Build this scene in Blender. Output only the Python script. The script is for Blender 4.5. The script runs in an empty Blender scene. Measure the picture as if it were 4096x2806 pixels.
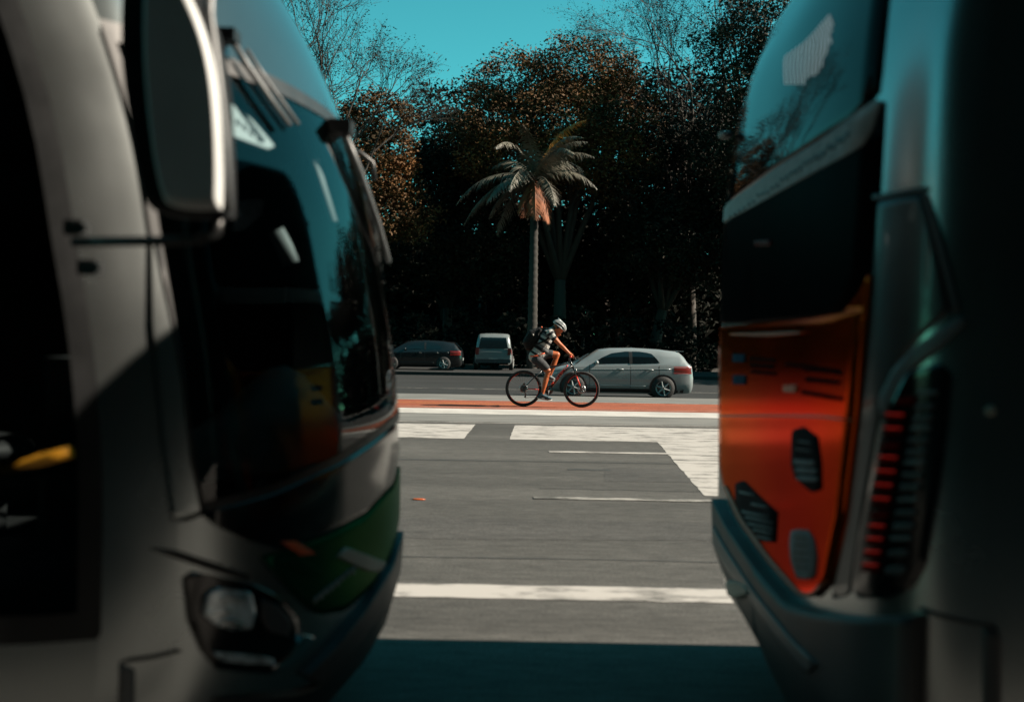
import bpy, bmesh, math, random
from mathutils import Vector, Matrix
random.seed(7)
R = math.radians
scene = bpy.context.scene
COL = scene.collection

# ------------------------------------------------------------------ camera
CAM_H, LENS, FPX = 1.46, 35.0, 4096 * 35.0 / 36.0
cam_d = bpy.data.cameras.new('camera')
cam_d.lens, cam_d.sensor_width, cam_d.clip_start, cam_d.clip_end = LENS, 36.0, 0.05, 2000
cam_o = bpy.data.objects.new('camera', cam_d); COL.objects.link(cam_o)
M_CAM = (Matrix.Rotation(R(0.575), 3, 'Z') @ Matrix.Rotation(R(90 - 0.475), 3, 'X') @ Matrix.Rotation(R(0.95), 3, 'Z'))
cam_o.matrix_world = Matrix.Translation((0, 0, CAM_H)) @ M_CAM.to_4x4()
scene.camera = cam_o
cam_d.dof.use_dof = True
cam_d.dof.focus_distance = 21.3
cam_d.dof.aperture_fstop = 1.5

# ------------------------------------------------------------------ sky, sun, exposure
SUN_EL = 35.0
w = bpy.data.worlds.new('World'); scene.world = w; w.use_nodes = True
nt = w.node_tree; nt.nodes.clear()
wo = nt.nodes.new('ShaderNodeOutputWorld'); bg = nt.nodes.new('ShaderNodeBackground')
sky = nt.nodes.new('ShaderNodeTexSky'); sky.sky_type = 'NISHITA'; sky.sun_disc = False
sky.sun_elevation = R(SUN_EL); sky.sun_rotation = R(90); sky.air_density = 1.0; sky.dust_density = 0.3; sky.altitude = 2500; sky.ozone_density = 1.0
tint = nt.nodes.new('ShaderNodeMix'); tint.data_type = 'RGBA'; tint.blend_type = 'MULTIPLY'
tint.inputs['Factor'].default_value = 1.0
tint.inputs['B'].default_value = (0.25, 1.0, 0.68, 1)
nt.links.new(sky.outputs['Color'], tint.inputs['A']); nt.links.new(tint.outputs['Result'], bg.inputs['Color'])
bg.inputs['Strength'].default_value = 0.0765
nt.links.new(bg.outputs[0], wo.inputs[0])
sun_d = bpy.data.lights.new('sun', 'SUN'); sun_d.energy = 5.0; sun_d.angle = R(0.53); sun_d.color = (1.0, 0.87, 0.72)
sun_o = bpy.data.objects.new('sun', sun_d); COL.objects.link(sun_o)
sun_o.rotation_euler = Vector((-math.cos(R(SUN_EL)), 0.0, -math.sin(R(SUN_EL)))).to_track_quat('-Z', 'Y').to_euler()
sun_o.location = (20, 0, 30)
scene.view_settings.view_transform = 'Standard'
scene.view_settings.look = 'None'
scene.view_settings.exposure = 1.5
scene.view_settings.gamma = 1.0
scene.cycles.use_denoising = True
scene.cycles.max_bounces = 6
scene.cycles.transparent_max_bounces = 16

def ray(px, py):
    return M_CAM @ Vector(((px - 2048) / FPX, -(py - 1403) / FPX, -1.0))
def at(px, py, Y):
    d = ray(px, py); return Vector((0, 0, CAM_H)) + d * (Y / d.y)

# ------------------------------------------------------------------ materials
def mat(name, col, rough=0.5, metal=0.0, var=0.0, scale=8.0, bump=0.0, bscale=None, coat=0.0, emit=None, estr=0.0, spec=0.5, stretch=None, col2=None, detail=6.0, ior=None, tint=None):
    m = bpy.data.materials.new(name); m.use_nodes = True
    t = m.node_tree; b = t.nodes['Principled BSDF']
    k_ = 1.0 if metal > .5 else .74
    col = tuple(c * k_ for c in col); col2 = tuple(c * k_ for c in col2) if col2 else None
    b.inputs['Base Color'].default_value = (*col, 1); b.inputs['Roughness'].default_value = rough
    b.inputs['Metallic'].default_value = metal; b.inputs['Coat Weight'].default_value = coat
    b.inputs['Coat Roughness'].default_value = 0.05; b.inputs['Specular IOR Level'].default_value = spec
    if ior: b.inputs['IOR'].default_value = ior
    if tint: b.inputs['Specular Tint'].default_value = (*tint, 1)
    if emit:
        b.inputs['Emission Color'].default_value = (*emit, 1); b.inputs['Emission Strength'].default_value = estr
    if var or bump:
        tc = t.nodes.new('ShaderNodeTexCoord'); mp = t.nodes.new('ShaderNodeMapping')
        if stretch: mp.inputs['Scale'].default_value = stretch
        t.links.new(tc.outputs['Object'], mp.inputs['Vector'])
    if var:
        n = t.nodes.new('ShaderNodeTexNoise'); n.inputs['Scale'].default_value = scale; n.inputs['Detail'].default_value = detail
        t.links.new(mp.outputs['Vector'], n.inputs['Vector'])
        r = t.nodes.new('ShaderNodeMapRange'); r.inputs['From Min'].default_value = 0.3; r.inputs['From Max'].default_value = 0.7
        t.links.new(n.outputs['Fac'], r.inputs['Value'])
        mx = t.nodes.new('ShaderNodeMix'); mx.data_type = 'RGBA'
        c2 = col2 if col2 else tuple(c * (1 + var) for c in col)
        c1 = col if col2 else tuple(c * (1 - var) for c in col)
        mx.inputs['A'].default_value = (*c1, 1); mx.inputs['B'].default_value = (*c2, 1)
        t.links.new(r.outputs['Result'], mx.inputs['Factor']); t.links.new(mx.outputs['Result'], b.inputs['Base Color'])
        r2 = t.nodes.new('ShaderNodeMapRange'); r2.inputs['To Min'].default_value = max(0.02, rough * 0.8); r2.inputs['To Max'].default_value = min(1, rough * 1.25)
        t.links.new(n.outputs['Fac'], r2.inputs['Value']); t.links.new(r2.outputs['Result'], b.inputs['Roughness'])
    if bump:
        n2 = t.nodes.new('ShaderNodeTexNoise'); n2.inputs['Scale'].default_value = bscale or scale * 4; n2.inputs['Detail'].default_value = 4
        t.links.new(mp.outputs['Vector'], n2.inputs['Vector'])
        bp = t.nodes.new('ShaderNodeBump'); bp.inputs['Strength'].default_value = bump; bp.inputs['Distance'].default_value = 0.02
        t.links.new(n2.outputs['Fac'], bp.inputs['Height']); t.links.new(bp.outputs['Normal'], b.inputs['Normal'])
    return m

def glass_mat(name, tintc, ior=1.5, rough=0.01):
    m = bpy.data.materials.new(name); m.use_nodes = True; t = m.node_tree; t.nodes.clear()
    o = t.nodes.new('ShaderNodeOutputMaterial'); mx = t.nodes.new('ShaderNodeMixShader')
    fr = t.nodes.new('ShaderNodeFresnel'); fr.inputs['IOR'].default_value = ior
    tr = t.nodes.new('ShaderNodeBsdfTransparent'); tr.inputs['Color'].default_value = (*tintc, 1)
    gl = t.nodes.new('ShaderNodeBsdfGlossy'); gl.inputs['Roughness'].default_value = rough
    t.links.new(fr.outputs[0], mx.inputs[0]); t.links.new(tr.outputs[0], mx.inputs[1]); t.links.new(gl.outputs[0], mx.inputs[2])
    t.links.new(mx.outputs[0], o.inputs['Surface']); return m

def asphalt_mat(name, base, streak):
    """worn asphalt: fine aggregate grain, long tyre-polished streaks along the driving direction, oil spots"""
    m = bpy.data.materials.new(name); m.use_nodes = True; t = m.node_tree; b = t.nodes['Principled BSDF']
    L = t.links.new
    tc = t.nodes.new('ShaderNodeTexCoord')
    def noise(scale, sc=(1, 1, 1), det=6, rg=0.55):
        mp = t.nodes.new('ShaderNodeMapping'); mp.inputs['Scale'].default_value = sc; L(tc.outputs['Object'], mp.inputs['Vector'])
        n = t.nodes.new('ShaderNodeTexNoise'); n.inputs['Scale'].default_value = scale; n.inputs['Detail'].default_value = det; n.inputs['Roughness'].default_value = rg
        L(mp.outputs['Vector'], n.inputs['Vector']); return n.outputs['Fac']
    def mr(v, a, b_, c, d):
        r = t.nodes.new('ShaderNodeMapRange'); r.inputs['From Min'].default_value = a; r.inputs['From Max'].default_value = b_
        r.inputs['To Min'].default_value = c; r.inputs['To Max'].default_value = d; L(v, r.inputs['Value']); return r.outputs['Result']
    def mul(a, b_):
        k = t.nodes.new('ShaderNodeMath'); k.operation = 'MULTIPLY'; L(a, k.inputs[0]); L(b_, k.inputs[1]); return k.outputs[0]
    f = mul(mul(mr(noise(1.0, (0.06, 1.6, 1), 5), .3, .7, 1 - streak, 1 + streak), mr(noise(0.5, (0.5, 1, 1), 6), .3, .7, .76, 1.24)),
            mul(mr(noise(90, (.6, 1, 1), 3, .7), .25, .75, .3, 1.7), mr(noise(16, (0.28, 1, 1), 7, .8), .3, .7, .5, 1.5)))
    cm = t.nodes.new('ShaderNodeMix'); cm.data_type = 'RGBA'; cm.blend_type = 'MULTIPLY'; cm.inputs['Factor'].default_value = 1
    cm.inputs['A'].default_value = (*base, 1)
    cb = t.nodes.new('ShaderNodeCombineColor'); L(f, cb.inputs[0]); L(f, cb.inputs[1]); L(f, cb.inputs[2]); L(cb.outputs[0], cm.inputs['B'])
    L(cm.outputs['Result'], b.inputs['Base Color']); b.inputs['Roughness'].default_value = 0.85
    b.inputs['Specular IOR Level'].default_value = 0.25
    bp = t.nodes.new('ShaderNodeBump'); bp.inputs['Strength'].default_value = 0.5; bp.inputs['Distance'].default_value = 0.006
    L(noise(70, (1, 1, 1), 3, .7), bp.inputs['Height']); L(bp.outputs['Normal'], b.inputs['Normal'])
    return m

def paint_mat(name, col, wear=0.35):
    """road paint, worn through to the asphalt in streaks"""
    m = bpy.data.materials.new(name); m.use_nodes = True; t = m.node_tree; b = t.nodes['Principled BSDF']; L = t.links.new
    tc = t.nodes.new('ShaderNodeTexCoord'); mp = t.nodes.new('ShaderNodeMapping'); mp.inputs['Scale'].default_value = (0.28, 0.9, 1)
    L(tc.outputs['Object'], mp.inputs['Vector'])
    n = t.nodes.new('ShaderNodeTexNoise'); n.inputs['Scale'].default_value = 6; n.inputs['Detail'].default_value = 9; n.inputs['Roughness'].default_value = .72
    L(mp.outputs['Vector'], n.inputs['Vector'])
    r = t.nodes.new('ShaderNodeMapRange'); r.inputs['From Min'].default_value = wear; r.inputs['From Max'].default_value = wear + .16
    L(n.outputs['Fac'], r.inputs['Value'])
    mx = t.nodes.new('ShaderNodeMix'); mx.data_type = 'RGBA'; mx.inputs['A'].default_value = (0.05, 0.048, 0.045, 1); mx.inputs['B'].default_value = (*col, 1)
    L(r.outputs['Result'], mx.inputs['Factor']); L(mx.outputs['Result'], b.inputs['Base Color']); b.inputs['Roughness'].default_value = 0.75
    b.inputs['Specular IOR Level'].default_value = 0.25
    return m

MT = dict(
    asphalt=asphalt_mat('worn_asphalt', (0.048, 0.0462, 0.043), .24),
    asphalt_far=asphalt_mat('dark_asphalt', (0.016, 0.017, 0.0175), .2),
    earth=mat('park_soil', (0.02, 0.016, 0.012), .95, var=.4, scale=.6, bump=.5),
    white_paint=paint_mat('white_road_paint', (0.30, 0.285, 0.268), .35),
    worn_paint=paint_mat('worn_white_road_paint', (0.28, 0.27, 0.25), .45),
    red_lane=asphalt_mat('red_cycle_surface', (0.20, 0.054, 0.026), .10),
    concrete=mat('concrete', (0.14, 0.138, 0.13), .85, var=.22, scale=2.2, bump=.25, bscale=40, stretch=(.3, 1, 1)),
    kerb_white=mat('white_kerb_paint', (0.44, 0.43, 0.41), .8, var=.16, scale=5, bump=.2, bscale=30, stretch=(.3, 1, 1)),
    tar=mat('tar_seam', (0.03, 0.03, 0.03), .7, var=.3, scale=4),
    silver=mat('silver_bus_paint', (0.32, 0.345, 0.345), .25, metal=.95, var=.05, scale=2.5, coat=.15),
    silver_dark=mat('dark_bus_paint', (0.05, 0.056, 0.058), .35, metal=.5, var=.08, scale=3, coat=.3),
    cap=mat('roof_cap_paint', (0.16, 0.185, 0.19), .16, metal=.9, var=.06, scale=2, coat=.4),
    black=mat('black_plastic', (0.008, 0.009, 0.010), .45, var=.3, scale=8),
    gloss_black=mat('gloss_black_panel', (0.004, 0.0045, 0.005), .12, var=.2, scale=4, spec=.5),
    dark_trim=mat('charcoal_trim', (0.035, 0.038, 0.042), .5, var=.2, scale=6),
    grey_trim=mat('grey_trim', (0.11, 0.12, 0.125), .4, var=.15, scale=6),
    mirror_black=mat('mirror_rim', (0.012, 0.013, 0.014), .7, var=.3, scale=8, ior=1.2),
    mirror_grey=mat('mirror_shell', (0.55, 0.57, 0.57), .5, var=.12, scale=5),
    green=mat('green_bus_panel', (0.004, 0.055, 0.03), .3, metal=.6, var=.2, scale=3, spec=.2, tint=(.10, .5, .32), ior=1.2),
    orange=mat('orange_bus_panel', (0.62, 0.085, 0.007), .12, metal=.9, var=.08, scale=2.0, tint=(.80, .30, .06)),
    orange_edge=mat('orange_edge', (0.50, 0.09, 0.01), .3, var=.15, scale=6),
    chrome=mat('chrome', (0.55, 0.57, 0.58), .16, metal=1.0, var=.05, scale=5),
    lens=mat('clear_lens', (0.62, 0.70, 0.74), .15, metal=.3, var=.6, scale=22, coat=.5),
    red_lens=mat('red_lens', (0.10, 0.003, 0.002), .35, ior=1.1),
    red_lit=mat('lit_red_led', (0.4, 0.01, 0.006), .3, emit=(1, 0.03, 0.01), estr=.075),
    amber=mat('amber_paint', (0.80, 0.36, 0.02), .45, var=.15, scale=9),
    sticker=mat('sticker_white', (0.30, 0.32, 0.32), .6, var=.2, scale=25, ior=1.15),
    sticker_dark=mat('sticker_dark', (0.02, 0.024, 0.028), .6, ior=1.06),
    ink=mat('dark_ink', (0.010, 0.008, 0.008), .6, ior=1.04),
    beige=mat('cream_strip', (0.30, 0.285, 0.23), .5, var=.12, scale=8),
    blue_sticker=mat('blue_sticker', (0.01, 0.05, 0.09), .6, ior=1.06),
    board=mat('sign_board', (0.45, 0.48, 0.48), .6, var=.06, scale=10),
    paper=mat('paper', (0.28, 0.30, 0.30), .8, var=.08, scale=9),
    led=mat('white_led', (0.8, 0.85, 0.85), .4, emit=(0.75, 0.9, 0.92), estr=.10),
    windscreen=glass_mat('windscreen_glass', (0.62, 0.72, 0.74)),
    door_glass=glass_mat('tinted_door_glass', (0.55, 0.56, 0.56)),
    window_dark=mat('dark_window_glass', (0.003, 0.005, 0.006), .03, ior=1.17),
    matt_black=mat('satin_black_panel', (0.003, 0.003, 0.0035), .3, var=.2, scale=4, ior=1.025),
    interior=mat('bus_interior', (0.007, 0.0085, 0.0095), .7, var=.2, scale=5),
    dash=mat('dashboard_plastic', (0.20, 0.27, 0.28), .35, var=.15, scale=6),
    rubber=mat('tyre_rubber', (0.010, 0.010, 0.011), .75, var=.3, scale=20, bump=.3),
    rim=mat('wheel_rim', (0.34, 0.35, 0.35), .4, metal=.2, var=.1, scale=10),
    car_white=mat('pale_car_paint', (0.22, 0.25, 0.26), .22, var=.04, scale=3, coat=.5),
    car_grey=mat('dark_grey_car_paint', (0.006, 0.007, 0.008), .25, var=.05, scale=3, coat=.5),
    van_white=mat('van_paint', (0.16, 0.185, 0.19), .3, var=.06, scale=3, coat=.4),
    car_glass=mat('car_window_glass', (0.006, 0.012, 0.015), .04, spec=.6),
    tail=mat('tail_lamp', (0.20, 0.025, 0.02), .25, coat=.5),
    skin=mat('skin', (0.40, 0.100, 0.030), .5, var=.10, scale=14, spec=.35),
    hair=mat('dark_hair', (0.008, 0.006, 0.005), .6, var=.3, scale=60),
    shorts=mat('charcoal_shorts', (0.015, 0.018, 0.022), .85, var=.25, scale=18, bump=.3, bscale=30),
    shirt_l=mat('pale_shirt_stripe', (0.44, 0.43, 0.41), .85, var=.1, scale=20, bump=.4, bscale=22),
    shirt_d=mat('dark_shirt_stripe', (0.018, 0.022, 0.026), .85, var=.2, scale=20, bump=.3, bscale=22),
    shoe=mat('teal_shoe', (0.015, 0.055, 0.075), .7, var=.3, scale=30),
    shoe_grey=mat('grey_shoe', (0.12, 0.14, 0.15), .7, var=.3, scale=30),
    sole=mat('shoe_sole', (0.6, 0.57, 0.53), .7),
    helmet=mat('silver_helmet', (0.36, 0.38, 0.385), .3, var=.08, scale=20, coat=.4),
    pack=mat('black_backpack', (0.003, 0.0035, 0.004), .8, var=.4, scale=12, bump=.4, spec=.2),
    belt_orange=mat('orange_belt', (0.75, 0.10, 0.02), .6),
    bike_black=mat('bike_frame_black', (0.007, 0.008, 0.010), .25, var=.2, scale=12, coat=.4),
    bike_red=mat('bike_red', (0.75, 0.035, 0.012), .4),
    steel=mat('bike_steel', (0.30, 0.31, 0.32), .3, metal=.9),
    bark=mat('bark', (0.030, 0.022, 0.016), .9, var=.4, scale=5, bump=.8, bscale=14, stretch=(1, 1, .25)),
    palm_bark=mat('palm_bark', (0.020, 0.0175, 0.014), .9, var=.3, scale=6, bump=.5, stretch=(.3, .3, 3)),
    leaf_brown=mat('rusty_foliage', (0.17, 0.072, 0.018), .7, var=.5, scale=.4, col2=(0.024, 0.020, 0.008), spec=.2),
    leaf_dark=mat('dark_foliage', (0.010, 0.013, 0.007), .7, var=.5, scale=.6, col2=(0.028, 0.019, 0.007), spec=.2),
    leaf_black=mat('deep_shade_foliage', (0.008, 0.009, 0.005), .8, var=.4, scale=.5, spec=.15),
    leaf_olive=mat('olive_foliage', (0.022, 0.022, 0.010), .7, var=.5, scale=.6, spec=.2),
    frond=mat('palm_frond', (0.17, 0.155, 0.115), .55, var=.4, scale=.9, col2=(0.025, 0.021, 0.010)),
    frond_gold=mat('golden_frond', (0.30, 0.14, 0.02), .55, var=.3, scale=1.2),
    dead_frond=mat('dead_frond', (0.26, 0.085, 0.032), .8, var=.4, scale=1.5),
    crownshaft=mat('orange_crownshaft', (0.42, 0.12, 0.045), .6, var=.25, scale=3),
    facade=mat('dark_facade', (0.035, 0.030, 0.025), .8, var=.3, scale=.8),
)

# ------------------------------------------------------------------ mesh helpers
class MB:
    def __init__(s): s.v = []; s.f = []; s.smooth = []
    def add(s, vs, fs, sm=False):
        b = len(s.v); s.v += [Vector(p) for p in vs]; s.f += [tuple(b + i for i in f) for f in fs]; s.smooth += [sm] * len(fs); return s
    def box(s, c, size, M=None):
        c = Vector(c); h = Vector(size) / 2
        vs = [Vector((x * h.x, y * h.y, z * h.z)) for x in (-1, 1) for y in (-1, 1) for z in (-1, 1)]
        if M: vs = [M @ p for p in vs]
        return s.add([c + p for p in vs], [(0, 1, 3, 2), (4, 6, 7, 5), (0, 4, 5, 1), (2, 3, 7, 6), (0, 2, 6, 4), (1, 5, 7, 3)])
    def tube(s, pts, rad, n=8, cap=True, flat=1.0):
        pts = [Vector(p) for p in pts]; k = len(pts)
        rads = rad if isinstance(rad, (list, tuple)) else [rad] * k
        vs = []; up = None
        for i, p in enumerate(pts):
            t = (pts[min(i + 1, k - 1)] - pts[max(i - 1, 0)]).normalized()
            if up is None:
                up = Vector((0, 0, 1)) if abs(t.z) < .9 else Vector((0, 1, 0))
            a = t.cross(up)
            if a.length < 1e-6: a = t.orthogonal()
            a.normalize(); b_ = a.cross(t).normalized(); up = b_
            for j in range(n):
                an = 2 * math.pi * j / n
                vs.append(p + (a * math.cos(an) * flat + b_ * math.sin(an)) * rads[i])
        fs = [(i * n + j, i * n + (j + 1) % n, (i + 1) * n + (j + 1) % n, (i + 1) * n + j) for i in range(k - 1) for j in range(n)]
        s.add(vs, fs, n > 4)
        if cap:
            b = len(s.v) - k * n
            s.f += [tuple(b + j for j in reversed(range(n))), tuple(b + (k - 1) * n + j for j in range(n))]; s.smooth += [False, False]
        return s
    def lathe(s, prof, c, axis='y', n=24, sm=True):
        c = Vector(c); vs = []
        for r, h in prof:
            for j in range(n):
                a = 2 * math.pi * j / n; x, y = r * math.cos(a), r * math.sin(a)
                vs.append(c + (Vector((x, h, y)) if axis == 'y' else Vector((x, y, h)) if axis == 'z' else Vector((h, x, y))))
        k = len(prof)
        return s.add(vs, [(i * n + j, i * n + (j + 1) % n, (i + 1) * n + (j + 1) % n, (i + 1) * n + j) for i in range(k - 1) for j in range(n)], sm)
    def sphere(s, c, r, n=12, m=8):
        c = Vector(c); r = Vector(r) if isinstance(r, (tuple, list, Vector)) else Vector((r, r, r)); vs = []
        for i in range(m + 1):
            th = math.pi * i / m
            for j in range(n):
                ph = 2 * math.pi * j / n
                vs.append(c + Vector((r.x * math.sin(th) * math.cos(ph), r.y * math.sin(th) * math.sin(ph), r.z * math.cos(th))))
        return s.add(vs, [(i * n + j, (i + 1) * n + j, (i + 1) * n + (j + 1) % n, i * n + (j + 1) % n) for i in range(m) for j in range(n)], True)
    def grid(s, rows, sm=True):
        k, n = len(rows), len(rows[0])
        return s.add([p for r_ in rows for p in r_], [(i * n + j, i * n + j + 1, (i + 1) * n + j + 1, (i + 1) * n + j) for i in range(k - 1) for j in range(n - 1)], sm)
    def build(s, name, m, parent=None, origin=None):
        me = bpy.data.meshes.new(name)
        o3 = Vector(origin) if origin is not None else Vector((0, 0, 0))
        me.from_pydata([p - o3 for p in s.v], [], s.f); me.polygons.foreach_set('use_smooth', s.smooth); me.update()
        me.validate()
        bm = bmesh.new(); bm.from_mesh(me); bmesh.ops.remove_doubles(bm, verts=bm.verts, dist=1e-5); bmesh.ops.recalc_face_normals(bm, faces=bm.faces); bm.to_mesh(me); bm.free()
        ms = m if isinstance(m, (list, tuple)) else [m]
        for k in ms: me.materials.append(MT[k] if isinstance(k, str) else k)
        o = bpy.data.objects.new(name, me); COL.objects.link(o)
        if parent is not None: o.parent = parent
        return o

def tag(o, label, cat, group=None, kind=None):
    if label: o['label'] = label
    if cat: o['category'] = cat
    if group: o['group'] = group
    if kind: o['kind'] = kind
    return o
def empty(name, loc, rz=0):
    o = bpy.data.objects.new(name, None); COL.objects.link(o); o.location = loc; o.rotation_euler = (0, 0, rz); o.empty_display_size = .2
    return o
def struct(name, mb, m): return tag(mb.build(name, m), None, None, kind='structure')
def rect(x0, x1, y0, y1, z): return MB().add([(x0, y0, z), (x1, y0, z), (x1, y1, z), (x0, y1, z)], [(0, 1, 2, 3)])
def slab(x0, x1, y0, y1, z0, z1): return MB().box(((x0 + x1) / 2, (y0 + y1) / 2, (z0 + z1) / 2), (x1 - x0, y1 - y0, z1 - z0))

# ------------------------------------------------------------------ ground, roads, median
struct('ground', rect(-700, 700, -300, 900, -0.06), 'earth')
road = struct('road', rect(-260, 260, 1.9, 18.2, 0.0), 'asphalt')
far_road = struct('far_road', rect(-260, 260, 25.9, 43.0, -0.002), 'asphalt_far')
struct('gutter', rect(-260, 260, 18.2, 20.06, 0.004), 'concrete')
struct('near_pavement', slab(-260, 260, -7.2, 1.9, -0.3, 0.14), 'asphalt')
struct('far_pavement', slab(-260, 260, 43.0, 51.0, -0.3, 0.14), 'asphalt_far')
ZM = 0.10
kb = MB(); kpf = [(20.05, -.05), (20.05, .012), (20.27, ZM - .008), (20.345, ZM - .003), (20.345, -.05)]
kb.grid([[Vector((x, y, z)) for y, z in kpf] for x in (-200, 200)], False); struct('median_kerb', kb, 'kerb_white')
cycle = struct('cycle_path', slab(-200, 200, 20.34, 23.35, -0.1, ZM), 'red_lane')
struct('median_strip', slab(-200, 200, 23.35, 25.9, -0.1, ZM - 0.006), 'concrete')
def mark(name, parent, pts, z, m, jit=.010):
    rj = random.Random(int(pts[0][0] * 100 + pts[0][1] * 1000)); out = []
    for (xa, ya), (xb, yb) in zip(pts, pts[1:] + pts[:1]):
        L_ = math.hypot(xb - xa, yb - ya); n = max(1, min(160, int(L_ / .12)))
        for i in range(n): out.append((xa + (xb - xa) * i / n + rj.uniform(-jit, jit), ya + (yb - ya) * i / n + rj.uniform(-jit, jit), z))
    return MB().add(out, [tuple(range(len(out)))]).build(name, m, parent)
mark('lane_line', road, [(-9, 5.66), (9, 5.66), (9, 5.98), (-9, 5.98)], .004, 'white_paint')
mark('lane_dash', road, [(.14, 9.31), (2.9, 9.31), (2.9, 9.44), (.14, 9.44)], .007, 'worn_paint')
mark('lane_dash', road, [(.38, 13.3), (2.5, 13.3), (2.5, 13.47), (.38, 13.47)], .007, 'white_paint')
mark('painted_block', road, [(-6.5, 15.0), (-.86, 15.0), (-.80, 17.6), (-6.5, 17.6)], .004, 'white_paint')
mark('painted_block', road, [(-.17, 15.0), (2.06, 15.0), (1.80, 9.7), (3.3, 9.7), (3.6, 15.0), (6.4, 15.0), (6.4, 17.6), (-.11, 17.6)], .004, 'white_paint')
mark('edge_line', road, [(-40, 17.98), (40, 17.98), (40, 18.08), (-40, 18.08)], .004, 'white_paint')
def seam(name, y, wid, amp, x0=-14, x1=14, z=.003):
    xs = [x0 + (x1 - x0) * i / 60 for i in range(61)]; rnd = random.Random(int(y * 10)); off = 0; pts = []
    for x in xs: off = off * .85 + rnd.uniform(-amp, amp); pts.append((x, y + off, wid * rnd.uniform(.5, 1.3)))
    m = MB(); m.grid([[Vector((x, yy - ww / 2, z)) for x, yy, ww in pts], [Vector((x, yy + ww / 2, z)) for x, yy, ww in pts]], False)
    m.build(name, 'tar', road)
seam('tar_seam', 12.25, .05, .015); seam('tar_seam', 6.72, .022, .008); seam('tar_seam', 10.0, .02, .02, 0.2, 8)
seam('oil_patch', 11.55, .10, .01, .55, 1.05)
MT['patch'] = asphalt_mat('repair_asphalt', (0.041, 0.0395, 0.0375), .12)
for pp in ([(-9, 7.4), (-.4, 7.35), (1.9, 7.5), (1.95, 8.25), (-.3, 8.2), (-9, 8.3)], [(.9, 10.6), (9, 10.7), (9, 11.9), (1.0, 11.8)]):
    mark('repair_patch', road, pp, .002, 'patch')
MB().sphere((-.93, 9.15, .006), (.07, .03, .008), 8, 4).build('fallen_leaf', 'orange_edge', road)
for nm, y0, y1, mm in (('path_edge_line', 20.62, 20.68, 'white_paint'), ('path_edge_line', 23.20, 23.28, 'white_paint')):
    mark(nm, cycle, [(-40, y0), (40, y0), (40, y1), (-40, y1)], ZM + .004, mm)
mark('path_centre_line', cycle, [(-6, 22.0), (.2, 22.0), (.2, 22.04), (-6, 22.04)], ZM + .004, 'amber')
mark('lane_line', far_road, [(-40, 31.0), (40, 31.0), (40, 31.16), (-40, 31.16)], .003, 'worn_paint')

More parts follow.
